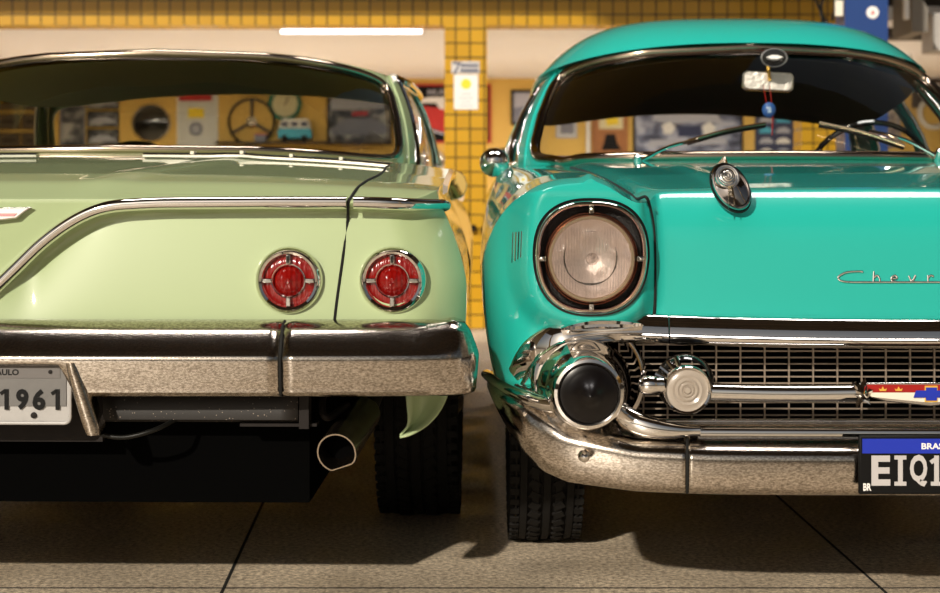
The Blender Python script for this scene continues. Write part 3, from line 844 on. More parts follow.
mb = MB(); mb.box((0, 2.7, 0.56), (1.5, 2.2, 0.03)); mb.build('cabin_floor', simple('sage_carpet', (0.42, 0.46, 0.30), 0.8), LC, smooth=False)
def torus(mb, c, R_, r, nrm, mat=None, n=40):
    nrm = Vector(nrm).normalized(); e1 = Vector((1, 0, 0)); e2 = nrm.cross(e1).normalized(); e1 = e2.cross(nrm)
    mb.tube([Vector(c)+e1*math.cos(2*PI*k/n)*R_+e2*math.sin(2*PI*k/n)*R_ for k in range(n)], r, mat, n=8, closed=True, up=nrm); return e1, e2
mb = MB(); c = Vector((-0.37, 3.05, 0.93)); e1, e2 = torus(mb, c, 0.20, 0.011, (0, -0.9, 0.5))
mb.tube([c-e1*0.2, c, c+e1*0.2], 0.009); mb.tube([c, c+Vector((0, 0.45, -0.25))], 0.025); mb.build('steering_wheel', M['blackgloss'], LC)
# exterior mirror on the far front door (its glass faces the viewer)
cm = Vector((LX(453, 6.9)-0.065, 3.4, 0.89+13*6.9/1694))
mb = MB(); nrm = Vector((-0.02, -1.0, 0.06)).normalized()
mb.lathe([(0.0, -0.030), (0.028, -0.026), (0.046, -0.012), (0.052, 0.0), (0.049, 0.004)], cm, axis=nrm, n=32, sz=1.15)
mb.tube([cm+Vector((0, 0.02, -0.04)), cm+Vector((-0.03, 0.03, -0.09))], 0.008)
mr_ = mb.build('door_mirror', M['chrome'], LC)
mb = MB(); mb.lathe([(0.049, 0.003), (0.0, 0.0035)], cm, axis=nrm, n=32, sz=1.15); mb.build('mirror_glass', simple('yellow_reflection_tint', (0.95, 0.66, 0.22), 0.03, 1.0), mr_)  # gold tint stands in for a yellow reflection in the mirror

# ================================================================== turquoise saloon seen from the front
RX0 = 0.935
RC = empty('turquoise_car', (RX0, 3.5, 0), 'turquoise classic car facing the viewer, with round headlight and chrome grille', 'car')
def RX(px, Y): return (px-470)*Y/1694-RX0
def RP(px, py, Y): return Vector((RX(px, Y), Y-3.5, 0.89-(py-198)*Y/1694))
HU, HZ = 0.685, 0.765                       # headlight centre
def rW(y): return interp(y, [0, 0.4, 1.0, 2.0, 4.0, 4.7, 5.0], [0.905, 0.908, 0.908, 0.90, 0.89, 0.87, 0.82])
def rD(y): return interp(y, [0.0, 0.07, 0.12, 0.18, 0.30, 0.6, 1.0, 1.6, 2.2, 4.3, 4.7, 5.0], [0.885, 0.893, 0.903, 0.913, 0.924, 0.950, 0.975, 1.005, 1.0, 1.0, 0.96, 0.84])
def rtop(u, y):
    d = rD(y)-0.004*(u/0.5)**2
    zr = interp(y, [0.0, 0.05, 0.3, 1.0, 1.6, 2.2, 4.5, 5.0], [0.918, 0.932, 0.948, 0.968, 0.985, 0.985, 0.95, 0.80])
    # a slightly sunken gutter between bonnet and wing
    ut = lerp(0.58, 0.64, smooth01(y/1.5))
    g = smooth01((u-ut)/0.09)
    z = lerp(d-0.012*math.exp(-((u-ut)/0.035)**2)*smooth01(y/0.1), zr, g)
    # centre crease lines running back from the ornaments
    z += 0.006*math.exp(-((u-0.375)/0.022)**2)*smooth01(y/0.2)*smooth01((1.3-y)/0.4)
    z += 0.010*math.exp(-((u-HU)/0.012)**2)*smooth01((0.16-y)/0.1)
    us_ = lerp(0.70, 0.80, smooth01((y-0.2)/1.4)); Wy = rW(y)
    if u > us_:
        t = min((u-us_)/(Wy-us_), 1.0); zs_ = 0.72
        z = zs_+(z-zs_)*max(1-t**2.5, 0.0)**0.55
    return z
def rfy(u, z):
    q = (z-0.62)/0.28
    hood = 0.045+0.045*max(q, 0)+0.05*max(q, 0)**6
    fen = 0.055
    t = min(max(0.0, (u-0.785)/0.12), 1.0)
    fen += 0.26*(1-math.sqrt(max(1-t*t, 0)))
    fen += 0.05*smooth01((u-0.80)/0.1)*max(0, (z-0.62)/0.25)**2
    dx = abs(u-HU)/0.122; dz = (z-HZ)/0.122
    if dz > 0: dz *= 0.74
    d = (dx**2.7+abs(dz)**2.7)**(1/2.7)
    fen -= 0.058*(1-smooth01((d-1.02)/0.42))
    if (dx**2.7+(abs(z-HZ)/0.122)**2.7) < 0.86**2.7: fen += 0.075
    if z > 0.89: fen += 0.012*smooth01((z-0.895)/0.035)
    return lerp(hood, fen, smooth01((u-0.53)/0.055))
def rside(y, z):
    w = rW(y)
    return w-0.045*((0.72-z)/0.3)**2 if z < 0.72 else w
def rzft(u):
    z = 0.9
    for _ in range(4): z = rtop(u, max(rfy(u, z), 0.0))
    return z
ring_r = (0.80, 2.95, 1.35, 4.0)
make_body('body', RC, M['teal'], rW, rtop, rfy, rzft, lambda u: lerp(0.60, 0.46, smooth01((u-0.76)/0.10)),
          lambda y: interp(y, [0, 0.2, 0.6, 5], [0.46, 0.40, 0.32, 0.30]), lambda y: 0.72, rside, 4.95, ring_r,
          [(0.92, 0.34, 0.40), (3.85, 0.34, 0.42)], nx=281, nf=70)
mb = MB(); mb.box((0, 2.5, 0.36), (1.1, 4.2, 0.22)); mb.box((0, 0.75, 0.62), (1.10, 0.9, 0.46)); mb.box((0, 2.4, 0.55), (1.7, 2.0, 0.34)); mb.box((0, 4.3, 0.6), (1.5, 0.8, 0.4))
mb.box((0, 0.27, 0.50), (1.60, 0.06, 0.26))  # black slab put in as the shade around the bullets
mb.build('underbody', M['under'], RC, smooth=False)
for s_ in (-1, 1):
    tyre(RC, s_*0.745, 0.95, 0.335, 0.185, sgn=s_); tyre(RC, s_*0.73, 3.85, 0.335, 0.185, sgn=s_)
    # bonnet shut line
    pts = [(0.550, 0.622), (0.548, 0.70), (0.547, 0.78), (0.549, 0.83), (0.556, 0.868), (0.568, 0.892)]
    pp = [Vector((s_*x, rfy(x, z)-0.001, z)) for x, z in pts]
    for x, y in ((0.578, 0.13), (0.585, 0.22), (0.598, 0.5), (0.615, 0.9), (0.64, 1.45)): pp.append(Vector((s_*x, y, rtop(x, y)+0.0006)))
    mb = MB(); mb.tube(catmull(pp, 8), 0.0034, n=8, up=(1, 0.01, 0)); mb.build('bonnet_gap', M['gap'], RC)

# ---- headlights
def sel(k, N, a, b, n, cx, cz, y, mir=1):
    t = 2*PI*k/N; c_, s_ = math.cos(t), math.sin(t); rho = (abs(c_)**n+abs(s_)**n)**(-1/n)
    zz = b*rho*s_; xx = a*rho*c_*(1.0-0.07*max(0, -zz/b))
    return Vector((cx+xx, y, cz+zz))
for s_ in (-1, 1):
    hx = s_*HU; N = 96
    mb = MB()
    prof = [(0.018, 0.000), (0.0165, -0.004)]
    loopa = [(1.0, 0.012), (1.0, -0.012), (0.985, -0.017), (0.955, -0.019), (0.925, -0.015), (0.90, -0.006), (0.895, 0.004), (0.90, 0.02)]
    G = [[sel(k, N, 0.1155*q, 0.1165*q, 2.5, hx, HZ+0.002, h-0.004) for q, h in loopa] for k in range(N)]
    mb.grid(G, cu=True); hl = mb.build('headlight', M['chrome'], RC, angle=60)
    mb = MB(); G = [[sel(k, N, 0.121*q, 0.122*q, 2.5, hx, HZ+0.003, h) for q, h in ((1.0, 0.015), (1.0, -0.006), (0.955, -0.006), (0.95, 0.004))] for k in range(N)]
    mb.grid(G, cu=True); mb.build('gasket', M['blackgloss'], hl)
    mb = MB(); G = [[sel(k, N, 0.106*q, 0.107*q, 2.5, hx, HZ+0.002, h) for q, h in ((1.0, 0.004), (0.95, 0.012), (0.88, 0.016), (0.5, 0.016))] for k in range(N)]
    mb.grid(G, cu=True); mb.build('mesh_insert', simple('black_mesh_insert', (0.008, 0.007, 0.007), 0.5, bump=1.0, bscale=300), hl)
    c = (hx, 0.0, HZ)
    mb = MB(); mb.lathe([(0.0970, 0.0), (0.0970, 0.010), (0.0950, 0.014), (0.0930, 0.010), (0.092, 0.0)], c, n=80); mb.build('inner_ring', M['pinkish'], hl)
    mb = MB(); mb.lathe([(0.0915, -0.01), (0.0905, 0.016), (0.0875, 0.021), (0.083, 0.021), (0.081, 0.014)], c, n=80); mb.build('lamp_rim', M['chrome_warm'], hl)
    mb = MB(); mb.lathe([(0.083*q, -0.040+0.052*q*q) for q in np.linspace(1, 0, 16)], c, n=60); mb.build('reflector', M['reflector'], hl)
    mb = MB(); mb.lathe([(0.0, 0.030), (0.02, 0.0295), (0.045, 0.027), (0.065, 0.0225), (0.078, 0.018), (0.0825, 0.014)], c, n=80)
    mb.lathe([(0.0, 0.036), (0.008, 0.034), (0.012, 0.030)], c, n=24)
    mb.build('lens', M['lens_clear'], hl, solid=0.003)
    for k in range(4):
        a = k*PI/2; r = 0.1015
        mb = MB(); mb.box((hx+r*math.cos(a), -0.012, HZ+r*math.sin(a)), (0.016, 0.008, 0.010), None, rot=Matrix.Rotation(-a, 3, 'Y')); mb.lathe([(0, .004), (.003, .003), (.0035, 0)], (hx+r*math.cos(a), -0.015, HZ+r*math.sin(a)), n=10)
        mb.build('clip', M['chrome'], hl, bevel=0.0015)

# ---- grille
mb = MB(); z0, z1 = 0.395, 0.582
nz = 14
for k in range(nz):
    z = lerp(z0+0.006, z1-0.004, k/(nz-1)); mb.box((0, 0.105, z), (1.235, 0.006, 0.0030))
x = -0.618
for k in range(25):
    xx = -0.618+k*0.0515; mb.box((xx, 0.100, (z0+z1)/2), (0.0032, 0.006, z1-z0))
mb.build('grille', simple('warm_grey_grille', (0.42, 0.34, 0.27), 0.35, 0.6), RC, smooth=False)
mb = MB(); mb.box((0, 0.21, 0.49), (1.40, 0.02, 0.24)); mb.build('dark_backing', M['under'], RC, smooth=False)  # black panel put in as engine-bay darkness behind the grille

# bar over the grille, curving down over the bumper bullets
prof = [(-0.034, -0.015), (-0.036, 0.002), (-0.030, 0.010), (-0.010, 0.022), (0.003, 0.026), (0.005, 0.034), (0.009, 0.037), (0.018, 0.034), (0.025, 0.025), (0.024, -0.015)]
base = [RP(522, 374, 3.615), RP(530, 361, 3.575), RP(543, 348, 3.545), RP(563, 337.5, 3.53), RP(590, 331.5, 3.535), RP(625, 330, 3.53), RP(667, 331.5, 3.53)]
for s_ in (-1, 1):
    L_ = [Vector((p.x*(1 if s_ < 0 else -1), p.y, p.z)) for p in base]
    pth = catmull(L_, 8)
    if s_ > 0: pth = list(reversed(pth))
    sc = [lerp(0.85, 1.0, smooth01(i/14)) for i in range(len(pth))]
    if s_ > 0: sc = list(reversed(sc))
    mb = MB(); mb.sweep(pth, prof, up=(0, -1, 0), scale=sc); mb.build('grille_bar_end', M['chrome'], RC, angle=50)
    # raised casting on top of it
    mb = MB(); c = RP(602, 326, 3.50); c.x *= -s_*-1 if s_ < 0 else -1
    c.x = s_*abs(c.x)
    rows = []
    for k in range(25):
        t = k/24; xx = c.x-s_*(t-0.5)*0.17*1.0; w = 0.0135*math.sin(PI*min(max(t, 0.02), 0.98))**0.6
        zc_ = c.z+0.004-0.010*(1-math.sin(PI*t))*(1 if t < .5 else 0.1)
        rows.append([(xx, c.y-0.004+d, zc_+h*w) for h, d in ((-1, 0.03), (-1, 0.006), (-0.6, -0.006), (0, 0.002), (0.6, -0.004), (1, 0.008), (1, 0.05))])
    mb.grid(rows); mb.build('grille_bar_casting', M['chrome'], RC)
mb = MB(); xm = abs(RX(669, 3.53)); zc_ = 0.89-(331.5-198)*3.53/1694
mb.sweep([(x, 0.03-0.012*(1-(x/xm)**2), zc_-0.008*(1-(x/xm)**2)) for x in np.linspace(-xm, xm, 30)], prof, up=(0, -1, 0)); mb.build('grille_bar', M['chrome'], RC, angle=50)

# ---- bumper bullets
BX, BZ = -RX(589, 3.36), 0.89-(394-198)*3.36/1694
for s_ in (-1, 1):
    c = (s_*BX, 0.0, BZ)
    mb = MB(); mb.lathe([(0.100, -0.12), (0.100, -0.02), (0.094, 0.02), (0.084, 0.045), (0.079, 0.07), (0.076, 0.11), (0.071, 0.135), (0.069, 0.141), (0.063, 0.143), (0.059, 0.139), (0.058, 0.13)], c, n=64)
    bl = mb.build('bumper_bullet', M['chrome'], RC)
    mb = MB(); mb.lathe([(0.0590, 0.134), (0.057, 0.139), (0.046, 0.143), (0.043, 0.146), (0.039, 0.147), (0.02, 0.172), (0.006, 0.190), (0.0, 0.192)], c, n=56); mb.build('rubber_tip', simple('satin_black_rubber', (0.004, 0.003, 0.003), 0.30, spec=0.3), bl)
    # round housing behind the bullet
    mb = MB(); mb.lathe([(0.122, -0.14), (0.121, -0.03), (0.115, -0.018), (0.108, -0.022), (0.104, -0.05), (0.102, -0.12)], (c[0]-s_*0.012, 0, c[2]+0.012), n=64); mb.build('bullet_housing', M['chrome'], RC)

# ---- main bumper blade
def blade():
    half = [(0.0, -0.105), (0.2, -0.103), (0.4, -0.095), (0.52, -0.084), (0.64, -0.066), (0.74, -0.040), (0.81, 0.0), (0.850, 0.055), (0.873, 0.13), (0.885, 0.25), (0.888, 0.42), (0.88, 0.50)]
    r = [(-x, y) for x, y in reversed(half[1:])]+half
    return catmull([(x, y, 0) for x, y in r], 10)
PR = blade()
Uz = [0, 0.45, 0.60, 0.74, 0.79, 0.83, 0.86, 0.885, 0.93]
ZB_ = [0.2935, 0.2935, 0.296, 0.310, 0.328, 0.360, 0.40, 0.44, 0.45]
ZT_ = [0.415, 0.415, 0.420, 0.450, 0.480, 0.495, 0.500, 0.500, 0.500]
def blade_sec(p, n):
    u = abs(p.x); zb = interp(u, Uz, ZB_); zt = interp(u, Uz, ZT_)
    out = [Vector((p.x-n.x*0.05, p.y-n.y*0.05, zb+0.004)), Vector((p.x-n.x*0.022, p.y-n.y*0.022, zb))]
    deep = lerp(1.0, 0.5, smooth01((u-0.6)/0.3))
    for k in range(15):
        t = k/14
        # flat face that leans slightly back, breaking into a shelf
        o = interp(t, [0, 0.06, 0.15, 0.35, 0.62, 0.70, 0.78, 0.88, 1.0], [-0.014, -0.006, 0.0, 0.006, 0.006, 0.0, -0.016, -0.045, -0.095])*(deep if t > 0.65 else 1)
        out.append(Vector((p.x+n.x*o, p.y+n.y*o, lerp(zb, zt, t))))
    return out
seamR = [i for i, p in enumerate(PR) if abs(abs(p.x)-abs(RX(690, 3.40))) < 0.012]
sL, sR = min(seamR), max(seamR)
mb = MB(); mb.grid(bumper_piece(PR, blade_sec, sL, sR)); mb.build('bumper', M['chrome_worn'], RC, angle=45, solid=0.004)
for i0, i1 in ((0, sL), (sR, len(PR)-1)):
    mb = MB(); mb.grid(bumper_piece(PR, blade_sec, i0, i1)); mb.build('bumper_wing', M['chrome_worn'], RC, angle=45, solid=0.004)
for i in (sL, sR):
    mb = MB(); rr = bumper_piece(PR, blade_sec, i, i)[0]
    mb.tube([v+Vector((0, -0.0015, 0)) for v in rr[1:-2]], 0.0030, n=6, up=(1, 0, 0)); mb.build('bumper_joint', M['gap'], RC)
mb = MB()
for s_ in (-1, 1):
    mb = MB(); p = RP(584, 456, 3.41); p.x = s_*abs(p.x); mb.lathe([(0.0, 0.020), (0.006, 0.018), (0.011, 0.012), (0.0125, 0.0)], p, n=24); mb.build('bumper_bolt', M['chrome'], RC)
    # upper horn of the bumper that wraps round the corner
    pts = [RP(558, 404, 3.46), RP(545, 402, 3.48), RP(528, 396, 3.52), RP(512, 389, 3.60), RP(500, 382, 3.72), RP(492, 377, 3.86), RP(488, 374, 4.02)]
    for q in pts: q.x = s_*abs(q.x)
    pr = [(0.030*math.cos(a)*1.0, 0.020*math.sin(a)) for a in np.linspace(0, 2*PI, 14, endpoint=False)]
    pth = catmull(pts, 7)
    mb = MB(); mb.sweep(pth, pr, up=(0, 0, 1), scale=[lerp(1.0, 0.55, i/len(pth)) for i in range(len(pth))]); mb.build('bumper_horn', M['chrome'], RC)
    # curved casting under the parking lamp
    pts = [RP(618, 398, 3.50), RP(622, 412, 3.47), RP(634, 422, 3.455), RP(652, 428, 3.445), RP(675, 431, 3.44), RP(700, 431, 3.44)]
    for q in pts: q.x = s_*abs(q.x)
    pth = catmull(pts, 7); nP = len(pth)
    mb = MB(); mb.tube(pth, 0.022, n=14, flat=0.8, scale=[0.35+0.75*math.sin(PI*min(max(i/(nP-1), 0.04), 0.93)**0.8) for i in range(nP)], up=(0, -1, 0)); mb.build('lower_casting', M['chrome'], RC)
    # parking lamps
    c = RP(687, 390, 3.44); c.x = s_*abs(c.x)
    mb = MB(); mb.lathe([(0.030, -0.09), (0.046, -0.04), (0.051, -0.005), (0.0505, 0.005), (0.047, 0.009), (0.043, 0.006), (0.042, -0.004)], c, n=48); pl = mb.build('parking_lamp', M['chrome'], RC)
    mb = MB(); mb.lathe([(0.0, 0.012), (0.006, 0.012), (0.008, 0.006), (0.012, 0.009), (0.016, 0.005), (0.020, 0.008), (0.025, 0.004), (0.030, 0.006), (0.036, 0.002), (0.0425, 0.001)], c, n=48); mb.build('lamp_lens', M['lens_park'], pl)
    # fins round the top of the lamp and the pointed nacelle beside it
    mb = MB()
    for k in range(5):
        a = math.radians(108+k*15)
        ca = math.cos(a)*(-s_)*-1; 
        d = Vector((-s_*-1*abs(math.cos(a)), 0, math.sin(a))) if False else Vector((s_*abs(math.cos(a)), 0, math.sin(a)))
        mb.tube([c+d*0.049+Vector((0, 0.0, 0)), c+d*0.066+Vector((0, 0.012, 0)), c+d*0.060+Vector((0, 0.05, 0))], 0.0055, n=8)
    mb.build('lamp_fins', M['chrome'], pl)
    mb = MB(); mb.lathe([(0.054, -0.08), (0.060, -0.03), (0.056, -0.012), (0.048, -0.004)], c+Vector((0, 0, 0.012)), n=40); mb.build('lamp_hood', M['blackgloss'], pl)
    c2 = c+Vector((s_*0.047, -0.002, 0.010))
    mb = MB(); mb.lathe([(0.016, 0.0), (0.0175, 0.006), (0.0165, 0.012), (0.019, 0.018), (0.021, 0.030), (0.019, 0.042), (0.013, 0.050), (0.0, 0.054)], c2, axis=(s_, 0, 0), n=28); mb.build('nacelle', M['chrome'], pl)
# centre bar, star castings and crest
zc_ = 0.89-(393-198)*3.45/1694
for s_ in (-1, 1):
    x0, x1 = s_*0.452, s_*0.150
    mb = MB(); mb.tube([(lerp(x0, x1, k/16), -0.035-0.02*k/16, zc_-0.002*math.sin(PI*k/16)) for k in range(17)], 0.0205, n=22, flat=0.92); mb.build('centre_bar', M['chrome'], RC)
    mb = MB(); c = Vector((s_*0.142, -0.070, zc_+0.002))
    for k in range(6):
        a = math.radians(k*60+12); d = Vector((math.cos(a)*0.9, 0, math.sin(a)))
        e = Vector((-d.z, 0, d.x))
        mb.add([c+Vector((0, -0.018, 0)), c+d*0.033+Vector((0, 0.006, 0)), c+e*0.010+d*.010, c-e*0.010+d*.010], [(0, 2, 1), (0, 1, 3), (1, 2, 3), (0, 3, 2)])
    mb.lathe([(0.0, 0.016), (0.009, 0.010), (0.018, 0.0), (0.022, -0.02)], c, n=7)
    mb.build('star_casting', M['chrome'], RC, angle=20)
mb = MB(); yb = -0.062
def shield(k):
    return [(-0.148*k, 0.0195*k), (-0.05, 0.0205*k), (0.05, 0.0205*k), (0.148*k, 0.0195*k), (0.140*k, -0.004*k), (0.09*k, -0.018*k), (0.0, -0.028*k), (-0.09*k, -0.018*k), (-0.140*k, -0.004*k)]
mb.poly(shield(1.0), (0, yb, zc_+0.002), (1, 0, 0), (0, 0, 1), 0.03); cr_ = mb.build('crest', M['chrome'], RC, bevel=0.002)
mb = MB(); q = [(-0.133, 0.0165), (0.133, 0.0165), (0.128, 0.001), (-0.128, 0.001)]; mb.poly(q, (0, yb-0.0025, zc_+0.002), (1, 0, 0), (0, 0, 1), 0.003); mb.build('red_field', M['red'], cr_, smooth=False)
mb = MB(); q = [(-0.131, 0.0005), (0.131, 0.0005), (0.120, -0.008), (0.08, -0.0125), (0.0, -0.020), (-0.08, -0.0125), (-0.120, -0.008)]; mb.poly(q, (0, yb-0.0025, zc_+0.002), (1, 0, 0), (0, 0, 1), 0.003); mb.build('ivory_field', M['ivory'], cr_, smooth=False)
bt = [(-0.011, 0.013), (0.011, 0.013), (0.011, 0.007), (0.036, 0.007), (0.031, -0.007), (0.011, -0.007), (0.011, -0.013), (-0.011, -0.013), (-0.011, -0.007), (-0.036, -0.007), (-0.031, 0.007), (-0.011, 0.007)]
mb = MB(); mb.poly([(-0.013, 0.0165), (0.013, 0.0165), (0.013, -0.0165), (-0.013, -0.0165)], (0, yb-0.004, zc_), (1, 0, 0), (0, 0, 1), 0.003); mb.build('gold_backing', M['gold'], cr_, smooth=False)
mb = MB(); mb.poly(bt, (0, yb-0.0065, zc_), (1, 0, 0), (0, 0, 1), 0.003); mb.build('bowtie', M['royal'], cr_, smooth=False)
mb = MB()
for x in (-0.098, -0.066, 0.066, 0.098):
    mb.poly([(x-0.006, 0.001), (x+0.006, 0.001), (x+0.008, 0.006), (x+0.003, 0.004), (x, 0.010), (x-0.003, 0.004), (x-0.008, 0.006)], (0, yb-0.0045, zc_+0.005), (1, 0, 0), (0, 0, 1), 0.002)
mb.build('crest_crown', M['gold'], cr_, smooth=False)
# tubes along the bottom of the grille
mb = MB(); mb.tube([(x, -0.030-0.01*(1-(x/.47)**2), 0.89-(433-198)*3.47/1694+0.000) for x in np.linspace(-0.47, 0.47, 30)], 0.0155, n=16); mb.build('lower_bar', M['chrome'], RC)
mb = MB(); mb.tube([(x, 0.045, 0.89-(421-198)*3.55/1694) for x in np.linspace(-0.60, 0.60, 30)], 0.006, n=10); mb.box((0, 0.06, 0.408), (1.25, 0.06, 0.02)); mb.build('lower_sill', M['chrome'], RC)

# ---- number plate
px0 = RX(857, 3.38); pw = 0.40; ph = 0.118; pc = (px0+pw/2, -0.130, 0.89-(464.5-198)*3.37/1694)
mb = MB(); mb.box(pc, (pw, 0.008, ph)); npl = mb.build('number_plate', M['black'], RC, bevel=0.004)
mb = MB(); mb.box((pc[0], pc[1]-0.005, pc[2]+ph/2-0.0215), (pw-0.014, 0.003, 0.029)); mb.build('blue_band', M['royal'], npl, smooth=False)
mb = MB(); mb.text('BRASIL', (RX(936.5, 3.36), pc[1]-0.0072, pc[2]+ph/2-0.0215), w=0.058, h=0.0125, bold=0.03)
mb.build('country_name', M['paper'], npl, smooth=False)
lm = simple('silver_letters', (0.48, 0.46, 0.46), 0.4)
for ch_, xa, xb in (('E', 872, 891), ('I', 895, 907), ('Q', 910.5, 928), ('1', 931.5, 943)):
    mb = MB(); cx = RX((xa+xb)/2, 3.36); w = (xb-xa)*3.36/1694; z = 0.89-(471-198)*3.36/1694; hh_ = 0.060
    if ch_ in 'I1':
        mb.box((cx, pc[1]-0.0050, z), (0.0095, 0.001, hh_)); mb.box((cx, pc[1]-0.0050, z-hh_/2+0.004), (w, 0.0012, 0.008))
        if ch_ == 'I': mb.box((cx, pc[1]-0.0050, z+hh_/2-0.004), (w, 0.0012, 0.008))
        else: mb.box((cx-0.006, pc[1]-0.0050, z+hh_/2-0.010), (0.014, 0.0012, 0.008), None, rot=Matrix.Rotation(-0.6, 3, 'Y'))
    else: mb.text(ch_, (cx, pc[1]-0.0050, z), w=w, h=hh_*(1.0 if ch_ == 'E' else 1.06), bold=0.035)
    mb.build('plate_letter', lm, npl, smooth=False)
mb = MB(); mb.text('BR', (px0+0.017, pc[1]-0.0050, pc[2]-0.044), w=0.016, h=0.015, bold=0.03); mb.build('country_code', M['paper'], npl, smooth=False)
# ---- bonnet script
def hoody(x, z): return rfy(abs(x), z)-0.004
mb = MB(); Zs = 0.89-(280-198)*3.58/1694
def stroke(pts, r=0.0022):
    q = catmull([(x, hoody(x, z), z) for x, z in pts], 6); mb.tube(q, r, n=8, up=(0, -1, 0.01))
X0 = RX(836, 3.58)
def L(x, z): return (X0+x, Zs+z)
stroke([L(0.052, 0.018), L(0.045, 0.0195), L(0.018, 0.0175), L(0.002, 0.010), L(0.0, 0.004), L(0.008, -0.001), L(0.03, -0.003), L(0.06, -0.003), L(0.20, -0.003), L(0.39, -0.003)])
xs_ = [0.077, 0.117, 0.155, 0.193, 0.232, 0.268, 0.300, 0.340]
h = 0.012
stroke([L(xs_[0]-.004, -0.002), L(xs_[0]-.002, 0.019)]); stroke([L(xs_[0]-.002, 0.006), L(xs_[0]+.004, 0.011), L(xs_[0]+.009, 0.006), L(xs_[0]+.010, -0.002)])
for x in (xs_[1], xs_[6]): stroke([L(x-.005, 0.004), L(x+.006, 0.006), L(x+.002, 0.011), L(x-.005, 0.007), L(x-.005, 0.0), L(x+.004, -0.002)])
stroke([L(xs_[2]-.007, 0.010), L(xs_[2]-.001, -0.001), L(xs_[2]+.007, 0.011)])
stroke([L(xs_[3]-.005, 0.011), L(xs_[3]-.005, -0.002)]); stroke([L(xs_[3]-.005, 0.006), L(xs_[3]+.001, 0.011), L(xs_[3]+.007, 0.009)])
stroke([L(xs_[4]+.006*math.cos(a), 0.0045+.0065*math.sin(a)) for a in np.linspace(0, 2*PI, 9)])
stroke([L(xs_[5], -0.002), L(xs_[5]+.001, 0.020)]); stroke([L(xs_[7], -0.002), L(xs_[7]+.001, 0.018)]); stroke([L(xs_[7]-.006, 0.010), L(xs_[7]+.008, 0.010)])
mb.build('bonnet_script', M['chrome'], RC)
# ---- bonnet ornaments
for s_ in (-1, 1):
    c = RP(731, 187, 3.585); c.x = s_*abs(c.x)
    nrm = Vector((0, -0.95, 0.30)).normalized(); tilt = math.radians(28)*s_
    e1 = Vector((1, 0, 0)); e2 = nrm.cross(e1)*-1; e2 = e1.cross(nrm)*-1
    e2 = nrm.cross(e1); 
    if e2.z < 0: e2 = -e2
    lo = (e2*math.cos(tilt)+e1*math.sin(tilt)*1).normalized(); sh = (e1*math.cos(tilt)-e2*math.sin(tilt)).normalized()
    def oval(pr, off=(0, 0), ka=0.036, kb=0.056, N=44):
        G = []
        for k in range(N):
            a = 2*PI*k/N
            G.append([c+sh*(math.cos(a)*ka*r+off[0])+lo*(math.sin(a)*kb*r+off[1])+nrm*h_ for r, h_ in pr])
        return G
    mb = MB(); mb.grid(oval([(1.0, -0.02), (1.0, 0.004), (0.97, 0.009), (0.90, 0.010), (0.84, 0.006), (0.6, 0.010), (0.3, 0.014), (0.0, 0.015)]), cu=True)
    orn = mb.build('bonnet_ornament', simple('dark_chrome', (0.35, 0.32, 0.31), 0.1, 1.0), RC)
    mb = MB()
    G = []
    for k in range(36):
        a = 2*PI*k/36; row = []
        for q in range(26):
            r = 1-q/25; row.append(c+lo*0.020+sh*(math.cos(a)*0.028*r)+lo*(math.sin(a)*0.030*r)+nrm*(0.006+0.018*math.sqrt(max(1-r*r, 0))+0.0016*math.sin(r*6*2*PI)))
        G.append(row)
    mb.grid(G, cu=True)
    mb.build('ribbed_dome', M['chrome'], orn)
    mb = MB(); a0 = c+nrm*0.018; 
    G = [[c+Vector((s_*0.004*(1-t)+dx*(1-0.7*min(1, t*3)), interp(t, [0, .33, 1], [-0.040, 0.05, 0.22]), interp(t, [0, .33, .5, 1], [-0.020, 0.060, 0.062, 0.045])+dz)) for dx, dz in ((-0.007, -0.03), (-0.006, 0.0), (0, 0.005), (0.006, 0.0), (0.007, -0.03))] for t in np.linspace(0, 1, 14)]
    mb.grid(G); mb.build('sight_fin', M['chrome_warm'], orn)
    mb = MB(); mb.grid(oval([(1.0, -0.01), (1.03, 0.0), (1.06, -0.01)]), cu=True); mb.build('ornament_gasket', M['gap'], orn)
# wing badge strokes
for s_ in (-1, 1):
    mb = MB()
    for k in range(4):
        a = RP(513+k*2.6, 232-k*0.5, 3.62+.0*k); b_ = RP(512+k*2.6, 262-k*2, 3.62)
        for q in (a, b_):
            q.x = s_*abs(q.x); q.y = rfy(abs(q.x), q.z)-0.002
        mb.tube([a, b_], 0.0022, n=6)
    mb.build('wing_script', M['chrome'], RC)

